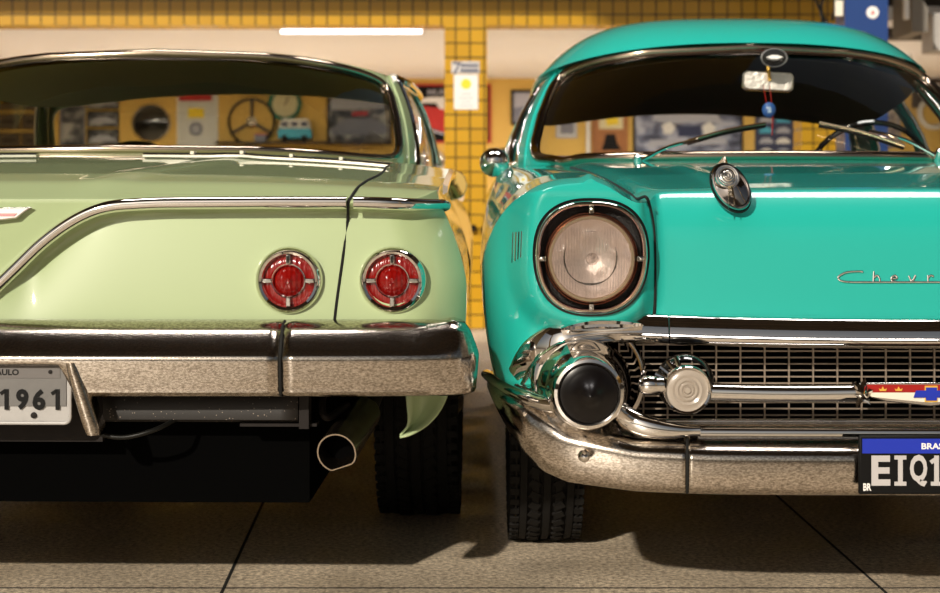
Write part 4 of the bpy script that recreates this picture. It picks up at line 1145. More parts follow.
# ---- glasshouse
HR = House((0.80, 2.95, 1.35, 4.0), (0.675, 2.95, 0.75, 3.6), lambda x, y: max(rtop(abs(x), y), 0.97)+0.004,
           lambda x, y: 1.325+0.080*(1-(abs(x)/0.675)**2.2)-0.115*smooth01((y-2.2)/1.5), 1.535, 0.03)
HR.window(RC, -r_(53), r_(53), 0.0, 1.0, M['teal'], M['glass'], M['bronze'], n=9, m=0.045, frame_r=0.017)
HR.strip(RC, r_(53), r_(56.5), 0, 1, M['teal']); HR.strip(RC, -r_(56.5), -r_(53), 0, 1, M['teal'])
HR.window(RC, r_(126), r_(234), 0.0, 1.0, M['teal_in'], M['glass'], M['chrome'], n=8, m=0.05)
for s_ in (1, -1):
    for a0, a1 in ((56.5, 66), (67, 88), (92, 119)):
        HR.window(RC, *(sorted((s_*r_(a0), s_*r_(a1)))), 0.0, 1.0, M['teal'], M['glass'], M['chrome'], n=7, m=0.10 if a0 < 60 else 0.07, frame_r=0.008)
    HR.strip(RC, *(sorted((s_*r_(66), s_*r_(67)))), 0, 1, M['chrome']); HR.strip(RC, *(sorted((s_*r_(88), s_*r_(92)))), 0, 1, M['teal'])
    HR.strip(RC, *(sorted((s_*r_(119), s_*r_(126)))), 0, 1, M['teal'])
    mb = MB(); pp = [HR.P(s_*r_(a), 1.0)+Vector((s_*0.022, 0, 0.006)) for a in np.linspace(50, 130, 30)]
    mb.tube(pp, 0.012, n=8); mb.build('drip_rail', M['teal'], RC)
HR.cap(RC, M['teal'], 'roof', hood=4.0, shrink=1.05, off=0.004)
HR.cap(RC, M['headliner_dark'], 'headliner', off=-0.045, shrink=0.985, hood=1.6)
# dark rubber header over the windscreen
mb = MB(); pp = [HR.P(r_(a), 1.0)+Vector((0, -0.012, -0.006)) for a in np.linspace(-51, 51, 50)]
mb.tube(pp, 0.012, n=8); mb.build('header_seal', simple('bronzed_trim', (0.10, 0.075, 0.055), 0.15, 0.8), RC)
# seats, dashboard, wheel
mb = MB(); rows = []
for x in np.linspace(-0.66, 0.66, 25):
    zt = 1.03-0.05*(abs(x)/0.66)**5
    rows.append([(x, 2.55, 0.60), (x, 2.62, 0.95), (x, 2.64, zt-0.02), (x, 2.68, zt), (x, 2.76, zt), (x, 2.80, 0.9), (x, 2.85, 0.60)])
mb.grid(rows); mb.build('front_seat', M['seat_brown'], RC)
mb = MB(); mb.grid([[(x, 3.5, 0.6), (x, 3.55, 0.98), (x, 3.6, 1.0), (x, 3.75, 1.0), (x, 4.2, 0.98)] for x in np.linspace(-0.66, 0.66, 9)]); mb.build('rear_seat', M['seat_brown'], RC, solid=0.01)
mb = MB(); mb.grid([[(x, 1.72+0.25*(abs(x)/.7)**3, 1.0), (x, 1.95, 1.022), (x, 2.08, 1.015), (x, 2.12, 0.98), (x, 2.12, 0.80)] for x in np.linspace(-0.70, 0.70, 21)]); mb.build('dashboard', M['seat_brown'], RC, solid=0.01)
mb = MB(); mb.box((0, 2.7, 0.42), (1.5, 2.2, 0.03)); mb.build('cabin_floor', M['under'], RC)
mb = MB(); c = Vector((0.43, 2.32, 0.965)); e1, e2 = torus(mb, c, 0.205, 0.010, (0, 0.88, 0.48))
mb.tube([c-e1*0.2, c-e1*.03-e2*.03, c+e1*.03-e2*.03, c+e1*0.2], 0.008); mb.lathe([(0, .03), (.03, .02), (.045, 0)], c, axis=(0, .88, .48), n=24); mb.tube([c, c+Vector((0, -0.4, -0.22))], 0.022); mb.build('steering_wheel', M['blackgloss'], RC)
# inside mirror with its mount and stalk
c = RP(768, 81, 5.72)
mb = MB()
pts = []
hw, hh = 0.088, 0.034
for sx, sz, a0 in ((1, 1, 0), (-1, 1, 90), (-1, -1, 180), (1, -1, 270)):
    for k in range(6):
        a = math.radians(a0+k*18); pts.append((sx*(hw-0.018)+0.018*math.cos(a), sz*(hh-0.018)+0.018*math.sin(a)))
Rm = Matrix.Rotation(math.radians(3), 3, 'Y')
ux = Rm @ Vector((1, 0, 0)); uz = Rm @ Vector((0, 0, 1))
mb.poly(pts, c, ux, uz, 0.018); im = mb.build('rear_view_mirror', M['chrome'], RC, bevel=0.004)
mb = MB(); mb.poly([(p[0]*.90, p[1]*.80) for p in pts], c+Vector((0, -0.0025, 0)), ux, uz, 0.003); mb.build('mirror_back', M['reflector'], im, smooth=False)
mb = MB(); mb.tube([c+Vector((0.004, -0.01, 0.0)), c+Vector((0.0, -0.006, 0.045)), c+Vector((0.0, 0.02, 0.09))], 0.006); mb.build('mirror_stalk', M['gold'], im)
c3 = RP(774, 58, 5.62)
mb = MB(); mb.lathe([(0.0, 0.006), (0.036, 0.005), (0.040, 0.0)], c3, n=36, sx=1.05, sz=0.74); mt_ = mb.build('oval_badge', M['blackgloss'], RC)
mb = MB(); mb.lathe([(0.038, 0.004), (0.040, 0.0075), (0.043, 0.004), (0.040, 0.0)], c3, n=36, sx=1.05, sz=0.74); mb.build('badge_ring', simple('grey_ring', (0.35, 0.35, 0.35), 0.4, 0.5), mt_)
mb = MB(); mb.poly([(-.028, 0), (-.010, .007), (.010, .007), (.028, 0), (.010, -.006), (-.010, -.006)], c3+Vector((0, -0.009, 0.002)), (1, 0, 0), (0, 0, 1), .002); mb.build('badge_mark', M['white'], mt_, smooth=False)
# wipers
def wiper(p0, p1, b0, b1):
    mb = MB(); mb.tube(catmull([p0, p0.lerp(p1, 0.5)+Vector((0, -0.015, 0.012)), p1], 8), 0.0055, n=8)
    mb.lathe([(0.0, 0.03), (0.010, 0.026), (0.014, 0.01), (0.016, -0.02)], p0, axis=(0, -0.5, 0.87), n=18)
    w = mb.build('wiper', M['chrome'], RC)
    mb = MB(); mb.tube(catmull([b0, b0.lerp(b1, 0.5)+Vector((0, -0.008, 0.006)), b1], 8), 0.0052, n=8); mb.build('wiper_blade', M['chrome_warm'], w)
    mb = MB(); mb.tube(catmull([b0+Vector((0, .008, -.008)), b0.lerp(b1, 0.5)+Vector((0, 0.0, -0.002)), b1+Vector((0, .008, -.008))], 8), 0.006, n=6); mb.build('blade_rubber', M['rubber'], w)
def onW(px, py):
    """point just in front of the windscreen on the sight line"""
    best = None
    for t in np.linspace(-0.05, 0.9, 120):
        for th in np.linspace(-52, 52, 105):
            p = HR.P(r_(th), t)
            Y = p.y+3.5-0.035; X = p.x+RX0
            e = (470+1694*X/Y-px)**2+(198-1694*(p.z-0.89)/Y-py)**2
            if best is None or e < best[0]: best = (e, Vector((p.x, p.y-0.035, p.z)))
    return best[1]
wiper(onW(637, 163), onW(700, 139), onW(690, 141), onW(765, 124))
wiper(onW(937, 158), onW(868, 131), onW(905, 146), onW(820, 123))
# far-side mirror shell on the wing
c = RP(494, 162, 5.35)
mb = MB(); mb.lathe([(0.0, 0.034), (0.018, 0.032), (0.034, 0.022), (0.044, 0.008), (0.047, -0.006), (0.044, -0.014), (0.0, -0.016)], c, axis=(-0.15, -0.97, 0.1), n=36)
mb.tube(catmull([c+Vector((0.01, 0.0, -0.02)), c+Vector((0.035, 0.0, -0.045)), c+Vector((0.06, 0.0, -0.068))], 6), 0.0075)
mb.lathe([(0.0, 0.02), (0.018, 0.012), (0.022, 0)], c+Vector((0.07, 0, -0.07)), axis=(0, 0, 1), n=20)
mb.build('door_mirror', M['chrome'], RC)
# blue charm hanging from the mirror
ch = empty('hanging_charm', (RX0+RX(769, 5.66), 5.66, 0.89-(110-198)*5.66/1694), 'small blue charm on a red cord hanging from the turquoise car mirror', 'charm')
mb = MB(); mb.lathe([(0.0, 0.012), (0.012, 0.011), (0.021, 0.004), (0.023, 0.0), (0.021, -0.004), (0.012, -0.011), (0.0, -0.012)], (0, 0, 0), n=28, sz=1.15); mb.build('pendant', simple('blue_pendant', (0.03, 0.10, 0.32), 0.3), ch)
mb = MB(); mb.poly([(-.006, -.010), (.006, -.010), (.005, .006), (0, .012), (-.005, .006)], (0, -0.0125, 0), (1, 0, 0), (0, 0, 1), .002); mb.build('pendant_figure', simple('pale_blue', (0.30, 0.42, 0.60), 0.4), ch, smooth=False)
mb = MB(); mb.tube([(-0.008, -0.002, 0.02), (-0.014, 0.03, 0.085)], 0.0012, n=6); mb.tube([(0.008, -0.002, 0.02), (0.008, 0.03, 0.085)], 0.0012, n=6); mb.tube([(0.012, 0, -0.02), (0.010, 0, -0.085)], 0.0022, n=6); mb.build('red_cord', M['red'], ch)

# ================================================================== lamps
def tube_lamp(x, y, z, length, power, label, axis='X', group=None, col=(1.0, 0.94, 0.92), wide=0):
    t = empty('fill_panel' if wide else 'tube_lamp', (x, y, z), label, 'lamp', group)
    if wide:
        mb = MB(); mb.box((0, 0, -0.02), (length, wide, 0.04)); mb.build('lamp_housing', M['white'], t, bevel=0.004)
        mb = MB(); mb.box((0, 0, -0.044), (length-0.06, wide-0.06, 0.008)); mb.build('diffuser', simple('fill_diffuser', (1, 1, 1), 0.5, emit=col, es=0.8), t, smooth=False)
        a = area_lamp('lamp_light', (0, 0, 0), length-0.06, wide-0.06, power, col); a.parent = t; a.location = (0, 0, -0.06)
        return t
    sx, sy = (length, 0.07) if axis == 'X' else (0.07, length)
    mb = MB(); mb.box((0, 0, -0.012), (sx, sy, 0.024)); mb.build('lamp_housing', M['white'], t, bevel=0.004)
    d = Vector((1, 0, 0)) if axis == 'X' else Vector((0, 1, 0))
    mb = MB(); mb.tube([d*(-length/2+0.02)+Vector((0, 0, -0.042)), d*(length/2-0.02)+Vector((0, 0, -0.042))], 0.014, n=14, up=(0, 0, 1)); mb.build('glowing_tube', simple('lamp_tube', (1, 1, 1), 0.4, emit=col, es=6.0), t)
    for s_ in (-1, 1):
        mb = MB(); c = d*(s_*(length/2-0.012))+Vector((0, 0, -0.036)); mb.box(c, (0.02, 0.03, 0.04)); mb.build('end_cap', M['white'], t, bevel=0.002)
    a = area_lamp('lamp_light', (x, y, z-0.07), length if axis == 'X' else 0.06, 0.06 if axis == 'X' else length, power, col)
    a.parent = t; a.location = (0, 0, -0.07)
    return t
ly = (2.125-0.024-0.89)*1694/(198-29)
tube_lamp((351.5-470)*ly/1694, ly, 2.125, 147*ly/1694, LAMP1, 'long white tube lamp lit on the ceiling behind the tiled beam, left of the post')
for i, (x, y) in enumerate([(-3.4, 15.4), (-1.95, 15.4), (1.35, 15.0), (3.2, 14.6), (-4.6, 13.5)]):  # tubes added out of sight to brighten the back room
    tube_lamp(x, y, 2.125, 1.2, FILL_TUBES, 'added white fill tube on the back room ceiling, hidden beyond the car roofs', group='added fill tubes of the back room')

for x, w_ in ((-1.3, 'above the green car'), (1.5, 'above the turquoise car')):  # unseen panels added to brighten the tops of both cars
    tube_lamp(x, 4.5, 5.72, 1.8, FILL_PANELS, 'added wide white fill panel hung out of view on the brown rail %s' % w_, wide=1.1)

# ================================================================== things on the back wall
def WP(px, py, y=YW-0.012): return Vector((pxX(px, y), y, pxZ(py, y)))
pale = simple('pale_print', (0.42, 0.43, 0.50), 0.6); mid = simple('mid_print', (0.20, 0.21, 0.27), 0.6); navy = simple('navy_print', (0.02, 0.03, 0.09), 0.6)
redp = simple('red_print', (0.50, 0.02, 0.015), 0.6); cream = simple('cream_print', (0.72, 0.64, 0.40), 0.6); wood = simple('orange_wood', (0.38, 0.14, 0.03), 0.5, noise=.3, nscale=20)
green = simple('green_paint', (0.02, 0.18, 0.12), 0.5); sky_b = simple('light_blue_paint', (0.05, 0.40, 0.60), 0.4); brown = simple('dark_brown_board', (0.05, 0.03, 0.015), 0.7)
def pic_noise(name, cols, scale=6):
    m, t, b = newmat(name); tc = t.nodes.new('ShaderNodeTexCoord'); n = t.nodes.new('ShaderNodeTexNoise'); n.inputs['Scale'].default_value = scale; n.inputs['Detail'].default_value = 3
    cr = t.nodes.new('ShaderNodeValToRGB'); e = cr.color_ramp.elements
    e[0].position = 0.38; e[0].color = (*cols[0], 1); e[1].position = 0.62; e[1].color = (*cols[-1], 1)
    for i, c in enumerate(cols[1:-1]): q = e.new(0.38+0.24*(i+1)/(len(cols)-1)); q.color = (*c, 1)
    mp = t.nodes.new('ShaderNodeMapping'); mp.inputs['Scale'].default_value = (1, 1, 1.8)
    t.links.new(tc.outputs['Object'], mp.inputs[0]); t.links.new(mp.outputs[0], n.inputs['Vector']); t.links.new(n.outputs[0], cr.inputs[0]); t.links.new(cr.outputs[0], b.inputs['Base Color'])
    b.inputs['Roughness'].default_value = 0.6
    return m
def framed(name, x0, y0, x1, y1, label, cat, fmat, ground, shapes=(), fw=0.02, group=None):
    """shapes: (points in px of the photograph's wall plane, material) drawn on the print"""
    a = WP(x0, y1); b_ = WP(x1, y0); c = (a+b_)/2; w = b_.x-a.x; h = b_.z-a.z
    t = empty(name, c, label, cat, group)
    mb = MB()
    for dx, dz, sx, sz in ((0, h/2-fw/2, w, fw), (0, -h/2+fw/2, w, fw), (-w/2+fw/2, 0, fw, h-2*fw), (w/2-fw/2, 0, fw, h-2*fw)): mb.box((dx, 0, dz), (sx, 0.022, sz))
    mb.build('frame', fmat, t, smooth=False)
    mb = MB(); mb.box((0, 0.006, 0), (w-2*fw+0.002, 0.008, h-2*fw+0.002)); pr = mb.build('print', ground, t, smooth=False)
    k = 0
    for nm, pts, m in shapes:
        k += 1; mb = MB(); q = [WP(px, py)-c for px, py in pts]
        mb.poly([(p.x, p.z) for p in q], (0, 0.001-0.0006*k, 0), (1, 0, 0), (0, 0, 1), 0.0015); mb.build(nm, m, pr, smooth=False)
    return t, pr, c
t, pr, c = framed('framed_poster', 403, 84, 491, 143, 'framed black poster of a red coupe with a white roof, behind the tiled post', 'poster', redp, M['black'],
    [('car_body', [(404, 107), (412, 105), (440, 108), (456, 112), (464, 118), (464, 128), (452, 134), (440, 131), (426, 126), (406, 120)], redp),
     ('car_roof', [(413, 106), (419, 99), (430, 97), (450, 97), (462, 103), (468, 109), (456, 111), (440, 109), (436, 103), (422, 103), (418, 107)], M['white']),
     ('bumper_line', [(405, 119), (424, 127), (444, 133), (444, 135), (424, 129.5), (405, 122)], pale),
     ('wheel_print', [(446, 126), (451, 123), (456, 126), (458, 131), (454, 136), (448, 135)], pale)])
mb = MB(); q = WP(449, 92)-c; mb.text('MUSTANG', (q.x, -0.004, q.z), w=0.44, h=0.055, bold=0.02); mb.build('poster_title', pale, pr, smooth=False)
framed('framed_photograph', 511, 90, 541, 125, 'black-framed pale photograph on the yellow wall between the post and the turquoise car', 'picture', M['black'], pale, [('grey_area', [(514, 108), (538, 104), (538, 122), (514, 122)], mid)], fw=0.025)
framed('framed_photograph', 498, 149, 526, 172, 'small framed picture low on the yellow wall behind the chrome mirror', 'picture', M['black'], pale, [('dark_area', [(503, 160), (522, 158), (522, 169), (503, 169)], mid)], fw=0.02)
# clock in a wooden case
t, pr, c = framed('wall_clock', 592, 104, 628, 158, 'orange wooden wall clock with a cream square dial, seen through the windscreen', 'clock', wood, wood,
    [('dial', [(599, 111), (623, 111), (623, 129), (599, 129)], cream), ('dial_centre', [(605, 114), (617, 113), (619, 124), (607, 126)], M['yellow']), ('pendulum_door', [(606, 134), (615, 134), (617, 143), (622, 150), (601, 150), (604, 143)], M['black'])], fw=0.03)
bw = pic_noise('blue_grey_photo', [(0.03, 0.035, 0.07), (0.16, 0.18, 0.28), (0.45, 0.47, 0.58)], 5)
framed('framed_poster', 633, 98, 743, 162, 'large blue-grey photograph of an old car front, seen through the windscreen', 'poster', M['black'], bw,
    [('bonnet_shape', [(655, 112), (690, 108), (716, 112), (724, 124), (700, 122), (668, 124), (652, 120)], pale), ('light_shape', [(662, 125), (670, 122), (676, 127), (672, 134), (664, 134)], M['white']),
     ('light_shape', [(702, 126), (709, 122), (716, 127), (713, 135), (704, 135)], M['white']), ('grille_shape', [(678, 126), (700, 126), (702, 136), (678, 137)], navy), ('bumper_shape', [(650, 140), (725, 138), (728, 144), (648, 147)], pale)], fw=0.025)
cars = []
for i in range(5):
    for j in range(2):
        x = 759+j*17; y = 105+i*10.5; cars.append(('car_picture', [(x, y+5), (x+3, y+2), (x+9, y+1), (x+14, y+4), (x+14, y+7), (x, y+7)], pale if (i+j) % 2 else sky_b if i < 3 else M['white']))
framed('framed_poster', 755, 98, 794, 160, 'dark blue poster with two columns of small cars, seen through the windscreen', 'poster', navy, navy, cars, fw=0.015)
framed('framed_poster', 796, 98, 814, 160, 'narrow black banner beside the poster of small cars', 'banner', M['black'], M['black'], [('pale_mark', [(800, 110), (804, 108), (804, 150), (800, 150)], mid)], fw=0.012)
framed('framed_picture', 556, 106, 577, 138, 'pale picture on the yellow wall at the far left of the turquoise windscreen', 'picture', pale, M['white'], [('grey_area', [(560, 120), (574, 118), (574, 134), (560, 134)], mid)], fw=0.015)
b = MB(); q = WP(588, 130, YW-0.05); b.box((q.x, YW-0.05, 1.06), (0.035, 0.08, 2.12)); tag(b.build('wall_conduit', M['white'], None), 'white vertical pipe on the yellow wall left of the wooden clock', 'pipe')
framed('framed_poster', 868, 90, 900, 148, 'colourful pale poster seen through the side window behind the steering wheel', 'poster', mid, pic_noise('mixed_print', [(0.05, 0.06, 0.12), (0.35, 0.28, 0.22), (0.62, 0.58, 0.52)], 7), [('dark_letter', [(878, 100), (886, 98), (886, 122), (878, 124)], navy)], fw=0.015)
framed('framed_poster', 912, 66, 968, 108, 'dark brown picture with a white curved mark, seen at the right edge', 'picture', brown, brown, [('white_curve', [(918, 84), (921, 84), (926, 95), (933, 96), (936, 84), (940, 84), (937, 99), (930, 104), (922, 99)], M['white'])], fw=0.015)
# round things hung on the wall
def hung(name, px, py, r, label, cat): return empty(name, WP(px, py), label, cat)
t = hung('wall_hubcap', 432, 162, 0, 'shiny chrome hubcap hung on the yellow wall under the red car poster', 'hubcap')
mb = MB(); mb.lathe([(0.0, 0.075), (0.03, 0.07), (0.055, 0.05), (0.07, 0.03), (0.11, 0.035), (0.135, 0.02), (0.145, 0.0)], (0, 0, 0), n=40); mb.build('hubcap_disc', M['chrome'], t)
t = hung('wall_hubcap', 430, 190, 0, 'lower chrome hubcap on the yellow wall, half hidden behind the green wing', 'hubcap')
mb = MB(); mb.lathe([(0.0, 0.055), (0.03, 0.05), (0.055, 0.04), (0.07, 0.02), (0.10, 0.025), (0.12, 0.0)], (0, 0, 0), n=40); mb.build('hubcap_disc', M['chrome'], t)
t = hung('wall_hubcap', 151, 123, 0, 'black disc with a chrome rim hung left of the white pump board', 'hubcap')
mb = MB(); mb.lathe([(0.0, 0.03), (0.05, 0.025), (0.17, 0.01), (0.185, 0.0)], (0, 0, 0), n=48); mb.build('black_disc', M['blackgloss'], t)
mb = MB(); mb.lathe([(0.175, 0.01), (0.19, 0.03), (0.205, 0.015), (0.21, -0.004)], (0, 0, 0), n=48); mb.build('chrome_rim', M['chrome'], t)
t = hung('wall_hubcap', 934, 113, 0, 'white-rimmed disc on the yellow wall seen at the right edge', 'hubcap')
mb = MB(); mb.lathe([(0.0, 0.03), (0.11, 0.02), (0.12, 0.0)], (0, 0, 0), n=40); mb.build('yellow_disc', M['yellow_paint'], t)
mb = MB(); mb.lathe([(0.12, 0.0), (0.135, 0.03), (0.165, 0.03), (0.175, 0.0)], (0, 0, 0), n=40); mb.build('white_rim', M['white'], t)
t = hung('wall_steering_wheel', 252, 122, 0, 'black steering wheel hung on the wall right of the white pump board', 'steering wheel')
mb = MB(); torus(mb, (0, -0.03, 0), 0.235, 0.016, (0, -1, 0.001)); mb.build('wheel_rim', M['blackgloss'], t)
mb = MB()
for a in (90, 210, 330): mb.box((0.12*math.cos(r_(a)), -0.025, 0.12*math.sin(r_(a))), (0.22, 0.008, 0.03), None, rot=Matrix.Rotation(-r_(a), 3, 'Y'))
mb.build('wheel_spokes', M['seat_dark'], t, smooth=False)
mb = MB(); mb.lathe([(0, 0.055), (0.03, 0.05), (0.055, 0.03), (0.06, 0)], (0, 0, 0), n=28); mb.build('wheel_hub', M['chrome'], t)
t = hung('wall_ring_clock', 285, 104, 0, 'round green-ringed clock on the wall above the toy van', 'clock')
mb = MB(); torus(mb, (0, -0.02, 0), 0.155, 0.022, (0, -1, 0.001)); mb.build('green_ring', green, t)
mb = MB(); mb.lathe([(0, 0.012), (0.14, 0.01), (0.14, 0)], (0, 0, 0), n=36); mb.build('clock_dial', cream, t)
mb = MB(); mb.box((0.02, -0.016, 0.03), (0.012, 0.004, 0.09), None, rot=Matrix.Rotation(0.5, 3, 'Y')); mb.build('clock_hand', M['black'], t, smooth=False)
# white board printed like a petrol pump
framed('pump_board', 177, 88, 218, 152, 'white board like a petrol pump with a yellow badge and a round dial', 'sign', M['white'], simple('white_board', (0.62, 0.62, 0.60), 0.6),
    [('dark_header', [(179, 90), (212, 90), (212, 101), (179, 101)], redp), ('yellow_badge', [(188, 108), (204, 108), (204, 118), (188, 118)], M['yellow']),
     ('round_dial', [(196+7*math.cos(a), 129+7*math.sin(a)) for a in np.linspace(0, 2*PI, 18, endpoint=False)], mid), ('dial_rim', [(196+4*math.cos(a), 129+4*math.sin(a)) for a in np.linspace(0, 2*PI, 18, endpoint=False)], pale)], fw=0.015)
ph_ = pic_noise('old_car_photo', [(0.02, 0.02, 0.025), (0.12, 0.12, 0.13), (0.45, 0.44, 0.42)], 6)
for i, (y0, y1, w_) in enumerate(((92, 109, 'topmost'), (111, 127, 'middle'), (129, 145, 'lowest'))):
    framed('framed_photograph', 87, y0, 119, y1, 'dark photograph of a car, %s of the three stacked left of the black disc' % w_, 'picture', M['black'], ph_, [('car_shape', [(91, y0+10), (98, y0+6), (108, y0+6), (116, y0+10), (116, y0+12), (91, y0+12)], pale)], fw=0.012)
framed('framed_photograph', 60, 95, 85, 150, 'tall dark grey picture beside the three stacked car photographs', 'picture', mid, ph_, [], fw=0.015)
framed('framed_poster', 327, 92, 392, 145, 'dark blue-grey poster of a low car, right of the toy van', 'poster', M['black'], ph_,
    [('pale_band', [(331, 98), (380, 96), (386, 108), (331, 110)], pale), ('car_shape', [(331, 128), (345, 119), (370, 118), (388, 126), (388, 134), (331, 135)], mid), ('red_mark', [(352, 112), (368, 111), (368, 115), (352, 116)], redp)], fw=0.02)
k = 0
for i in range(3):
    for j in range(3):
        x0 = -26+j*24; y0 = 95+i*19
        framed('framed_number_plate', x0, y0, x0+22, y0+15, ('%s brown framed plate in the %s row on the wall at the far left' % (('leftmost', 'middle', 'rightmost')[j], ('top', 'middle', 'bottom')[i])), 'picture', brown, simple('rusty_plate', (0.15, 0.11, 0.07), 0.6), [('plate_mark', [(x0+4, y0+5), (x0+18, y0+5), (x0+18, y0+10), (x0+4, y0+10)], brown)], fw=0.015)
# shelf with a toy van
q = WP(300, 142); mb = MB(); mb.box((q.x, YW-0.11, q.z-0.012), (1.7, 0.22, 0.024)); tag(mb.build('wall_shelf', brown, None, smooth=False), 'dark wooden shelf on the yellow wall under the toy van', 'shelf')
tv = empty('toy_van', (WP(296, 142).x, YW-0.11, q.z), 'small light blue and white toy van on the wall shelf', 'toy van')
mb = MB(); mb.poly([(-0.17, 0.03), (0.17, 0.03), (0.175, 0.10), (0.165, 0.135), (-0.165, 0.135), (-0.175, 0.10)], (0, -0.06, 0), (1, 0, 0), (0, 0, 1), 0.12); mb.build('van_body', sky_b, tv, bevel=0.012)
mb = MB(); mb.poly([(-0.165, 0.135), (0.165, 0.135), (0.15, 0.20), (0.13, 0.235), (-0.12, 0.235), (-0.15, 0.20)], (0, -0.055, 0), (1, 0, 0), (0, 0, 1), 0.11); mb.build('van_roof', M['white'], tv, bevel=0.012)
for x in (-0.10, 0.10):
    mb = MB(); mb.lathe([(0, .02), (.02, .02), (.034, .012), (.034, -0.012), (0, -0.012)], (x, -0.055, 0.034), n=20); mb.build('wheel', M['rubber'], tv)
for x in (-0.10, 0.0, 0.10):
    mb = MB(); mb.box((x, -0.0565, 0.178), (0.07, 0.003, 0.045)); mb.build('window', navy, tv, smooth=False)
tl = empty('tin_box', (WP(262, 142).x, YW-0.11, q.z), 'small dark tin with a red lid on the shelf left of the toy van', 'tin')
mb = MB(); mb.box((0, 0, 0.035), (0.12, 0.1, 0.07)); mb.build('tin_body', mid, tl, bevel=0.004); mb = MB(); mb.box((0, 0, 0.077), (0.125, 0.105, 0.014)); mb.build('tin_lid', redp, tl, bevel=0.003)

# ---- notice on the tiled post
ns = empty('post_notice', (pxX(466, YB), YB-0.004, pxZ(92, YB)), 'white paper notice with a yellow smiling disc on the tiled post', 'notice')
PX = YB/1694
mb = MB(); mb.box((0, 0, 0), (24*PX, 0.004, 35*PX)); pp_ = mb.build('sheet', M['paper'], ns, smooth=False)
mb = MB(); mb.lathe([(5.2*PX, -0.001), (5.2*PX, 0.001), (0, 0.001)], (0, -0.0025, 8*PX), n=28); mb.build('yellow_disc', M['yellow'], pp_)
mb = MB()
for i, s_ in enumerate((0.5, 0.75, 0.5, 0.7)): mb.box((0, -0.0026, (-2-4*i)*PX), (20*s_*PX, 0.0006, 1.2*PX))
mb.build('print_lines', simple('faint_print', (0.55, 0.52, 0.55), 0.7), pp_, smooth=False)
hd = empty('post_sign', (pxX(465.5, YB), YB-0.006, pxZ(67.5, YB)), 'white sign with slanted dark blue marks above the notice on the post', 'sign')
mb = MB(); mb.poly([(-14*PX, 6*PX), (14*PX, 6*PX), (14*PX, -6*PX), (-14*PX, -6*PX)], (0, 0, 0), (1, 0, 0), (0, 0, 1), 0.006); hs_ = mb.build('sign_board', simple('pale_sign', (0.60, 0.58, 0.58), 0.6), hd, smooth=False)
ink = simple('dark_blue_ink', (0.06, 0.07, 0.13), 0.6)
mb = MB(); mb.poly([(-13*PX, 5*PX), (-4*PX, 5.5*PX), (-10*PX, -6*PX), (-12.5*PX, -6*PX), (-7*PX, 3*PX), (-13*PX, 3.5*PX)], (0, -0.002, 0), (1, 0, 0), (0, 0, 1), 0.001); mb.build('slanted_mark', ink, hs_, smooth=False)
mb = MB()
for k in range(5): mb.box(((-3+3.5*k)*PX, -0.003, 1.8*PX), (2.3*PX, 0.001, 4.2*PX), None, rot=Matrix.Rotation(0.25, 3, 'Y'))
mb.box((4*PX, -0.003, -3.2*PX), (18*PX, 0.001, 2.6*PX)); mb.build('sign_lettering', ink, hs_, smooth=False)
mb = MB(); mb.box((pxX(464, YB), YB-0.02, pxZ(221, YB)), (0.03, 0.04, 0.16)); mb.box((pxX(469, YB), YB-0.03, pxZ(228, YB)), (0.09, 0.05, 0.045)); tag(mb.build('wall_tap', M['black'], None, bevel=0.004), 'small black tap low on the yellow tiled post', 'tap')

# ---- the lift post, cables and steelwork at the right
yl = 9.6
lp = empty('lift_post', (pxX(866.5, yl), yl+0.12, 0), 'tall blue steel car lift post behind the turquoise roof', 'lift post')
w_ = 43*yl/1694
mb = MB(); mb.poly([(-w_/2, 0), (w_/2, 0), (w_/2, 0.24), (w_/2-0.02, 0.24), (w_/2-0.02, 0.03), (0.02, 0.03), (0.02, 0.012), (-0.03, 0.012), (-0.03, 0.03), (-w_/2+0.02, 0.03), (-w_/2+0.02, 0.24), (-w_/2, 0.24)][::-1], (0, -0.12, 0), (1, 0, 0), (0, 1, 0), 3.6)
zmn = min(v[2] for v in mb.v); mb.v = [(a, b_, c_-zmn) for a, b_, c_ in mb.v]
mb.build('column', M['blue'], lp, smooth=False)
mb = MB(); mb.box((0, 0, 0.01), (0.5, 0.45, 0.02)); mb.build('base_plate', M['blue'], lp)
mb = MB(); mb.lathe([(0, .004), (6.2*yl/1694, .003), (6.2*yl/1694, 0)], (6*yl/1694, -0.121, pxZ(12.5, yl)), n=30); dk = mb.build('round_sticker', M['paper'], lp)
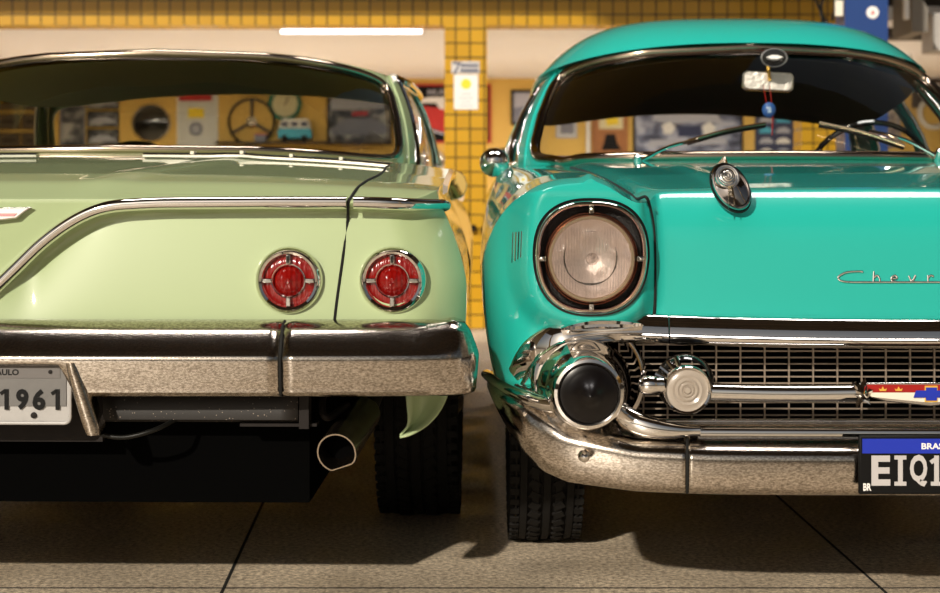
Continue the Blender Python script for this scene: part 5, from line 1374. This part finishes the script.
mb = MB(); mb.poly([(-.012, -.01), (.012, -.01), (0, .014)], (6*yl/1694, -0.1265, pxZ(12.5, yl)), (1, 0, 0), (0, 0, 1), .001); mb.build('sticker_mark', redp, dk, smooth=False)
mb = MB(); mb.box((-w_/2+0.02-0.05, -0.10, pxZ(8, yl)), (0.045, 0.02, 0.09)); mb.build('switch_plate', M['ivory'], lp, bevel=0.003)
for i, (x0, dx, lb) in enumerate(((818, 5, 'first'), (826, -4, 'second'), (833, 3, 'third'), (839, -3, 'fourth'))):
    mb = MB(); y_ = 10.9+0.13*(i-1)
    pts = [Vector((pxX(x0+dx*math.sin(k*0.9+i), y_), y_+0.03*math.sin(k+i), pxZ(-60+k*9, y_))) for k in range(12-i)]
    mb.tube(catmull(pts, 5), 0.010, n=8); tag(mb.build('hanging_cable', M['rubber'], None), 'black cable hanging before the tiled beam by the lift post, %s from the left' % lb, 'cable')
# grey steelwork beyond the post
sb = MB(); y_ = 11.0
sb.box((pxX(906, y_), y_, 2.6), (0.03, 0.05, 1.1)); tag(sb.build('white_conduit', M['white'], None), 'white upright conduit between the blue post and the grey duct', 'pipe')
sb = MB(); sb.poly([(pxX(912, y_), pxZ(-40, y_)), (pxX(912, y_), pxZ(32, y_)), (pxX(928, y_), pxZ(32, y_)), (pxX(928, y_), pxZ(8, y_)), (pxX(914, y_), pxZ(-14, y_)), (pxX(914, y_), pxZ(-40, y_))], (0, y_, 0), (1, 0, 0), (0, 0, 1), 0.5)
tag(sb.build('boxed_duct', M['concrete_grey'], None, smooth=False), 'brown-grey boxed duct beyond the turquoise roof at the top right', 'duct')
sb = MB(); sb.box((pxX(990, 11.6), 11.6, pxZ(34, 11.6)), (0.86, 0.3, 0.26)); tag(sb.build('grey_panel', simple('pale_grey_panel', (0.42, 0.40, 0.38), 0.6, noise=.15), None, bevel=0.01), 'pale grey panel at the top right corner beyond the turquoise roof', 'duct')  # plain pale grey panel, built as a box
b = MB(); b.box(((BR+9)/2+0.15, 12.4, 3.05), (9-BR, 0.2, 2.0)); struct('wall_bay', b, simple('dark_brown_wall', (0.06, 0.05, 0.04), 0.8))
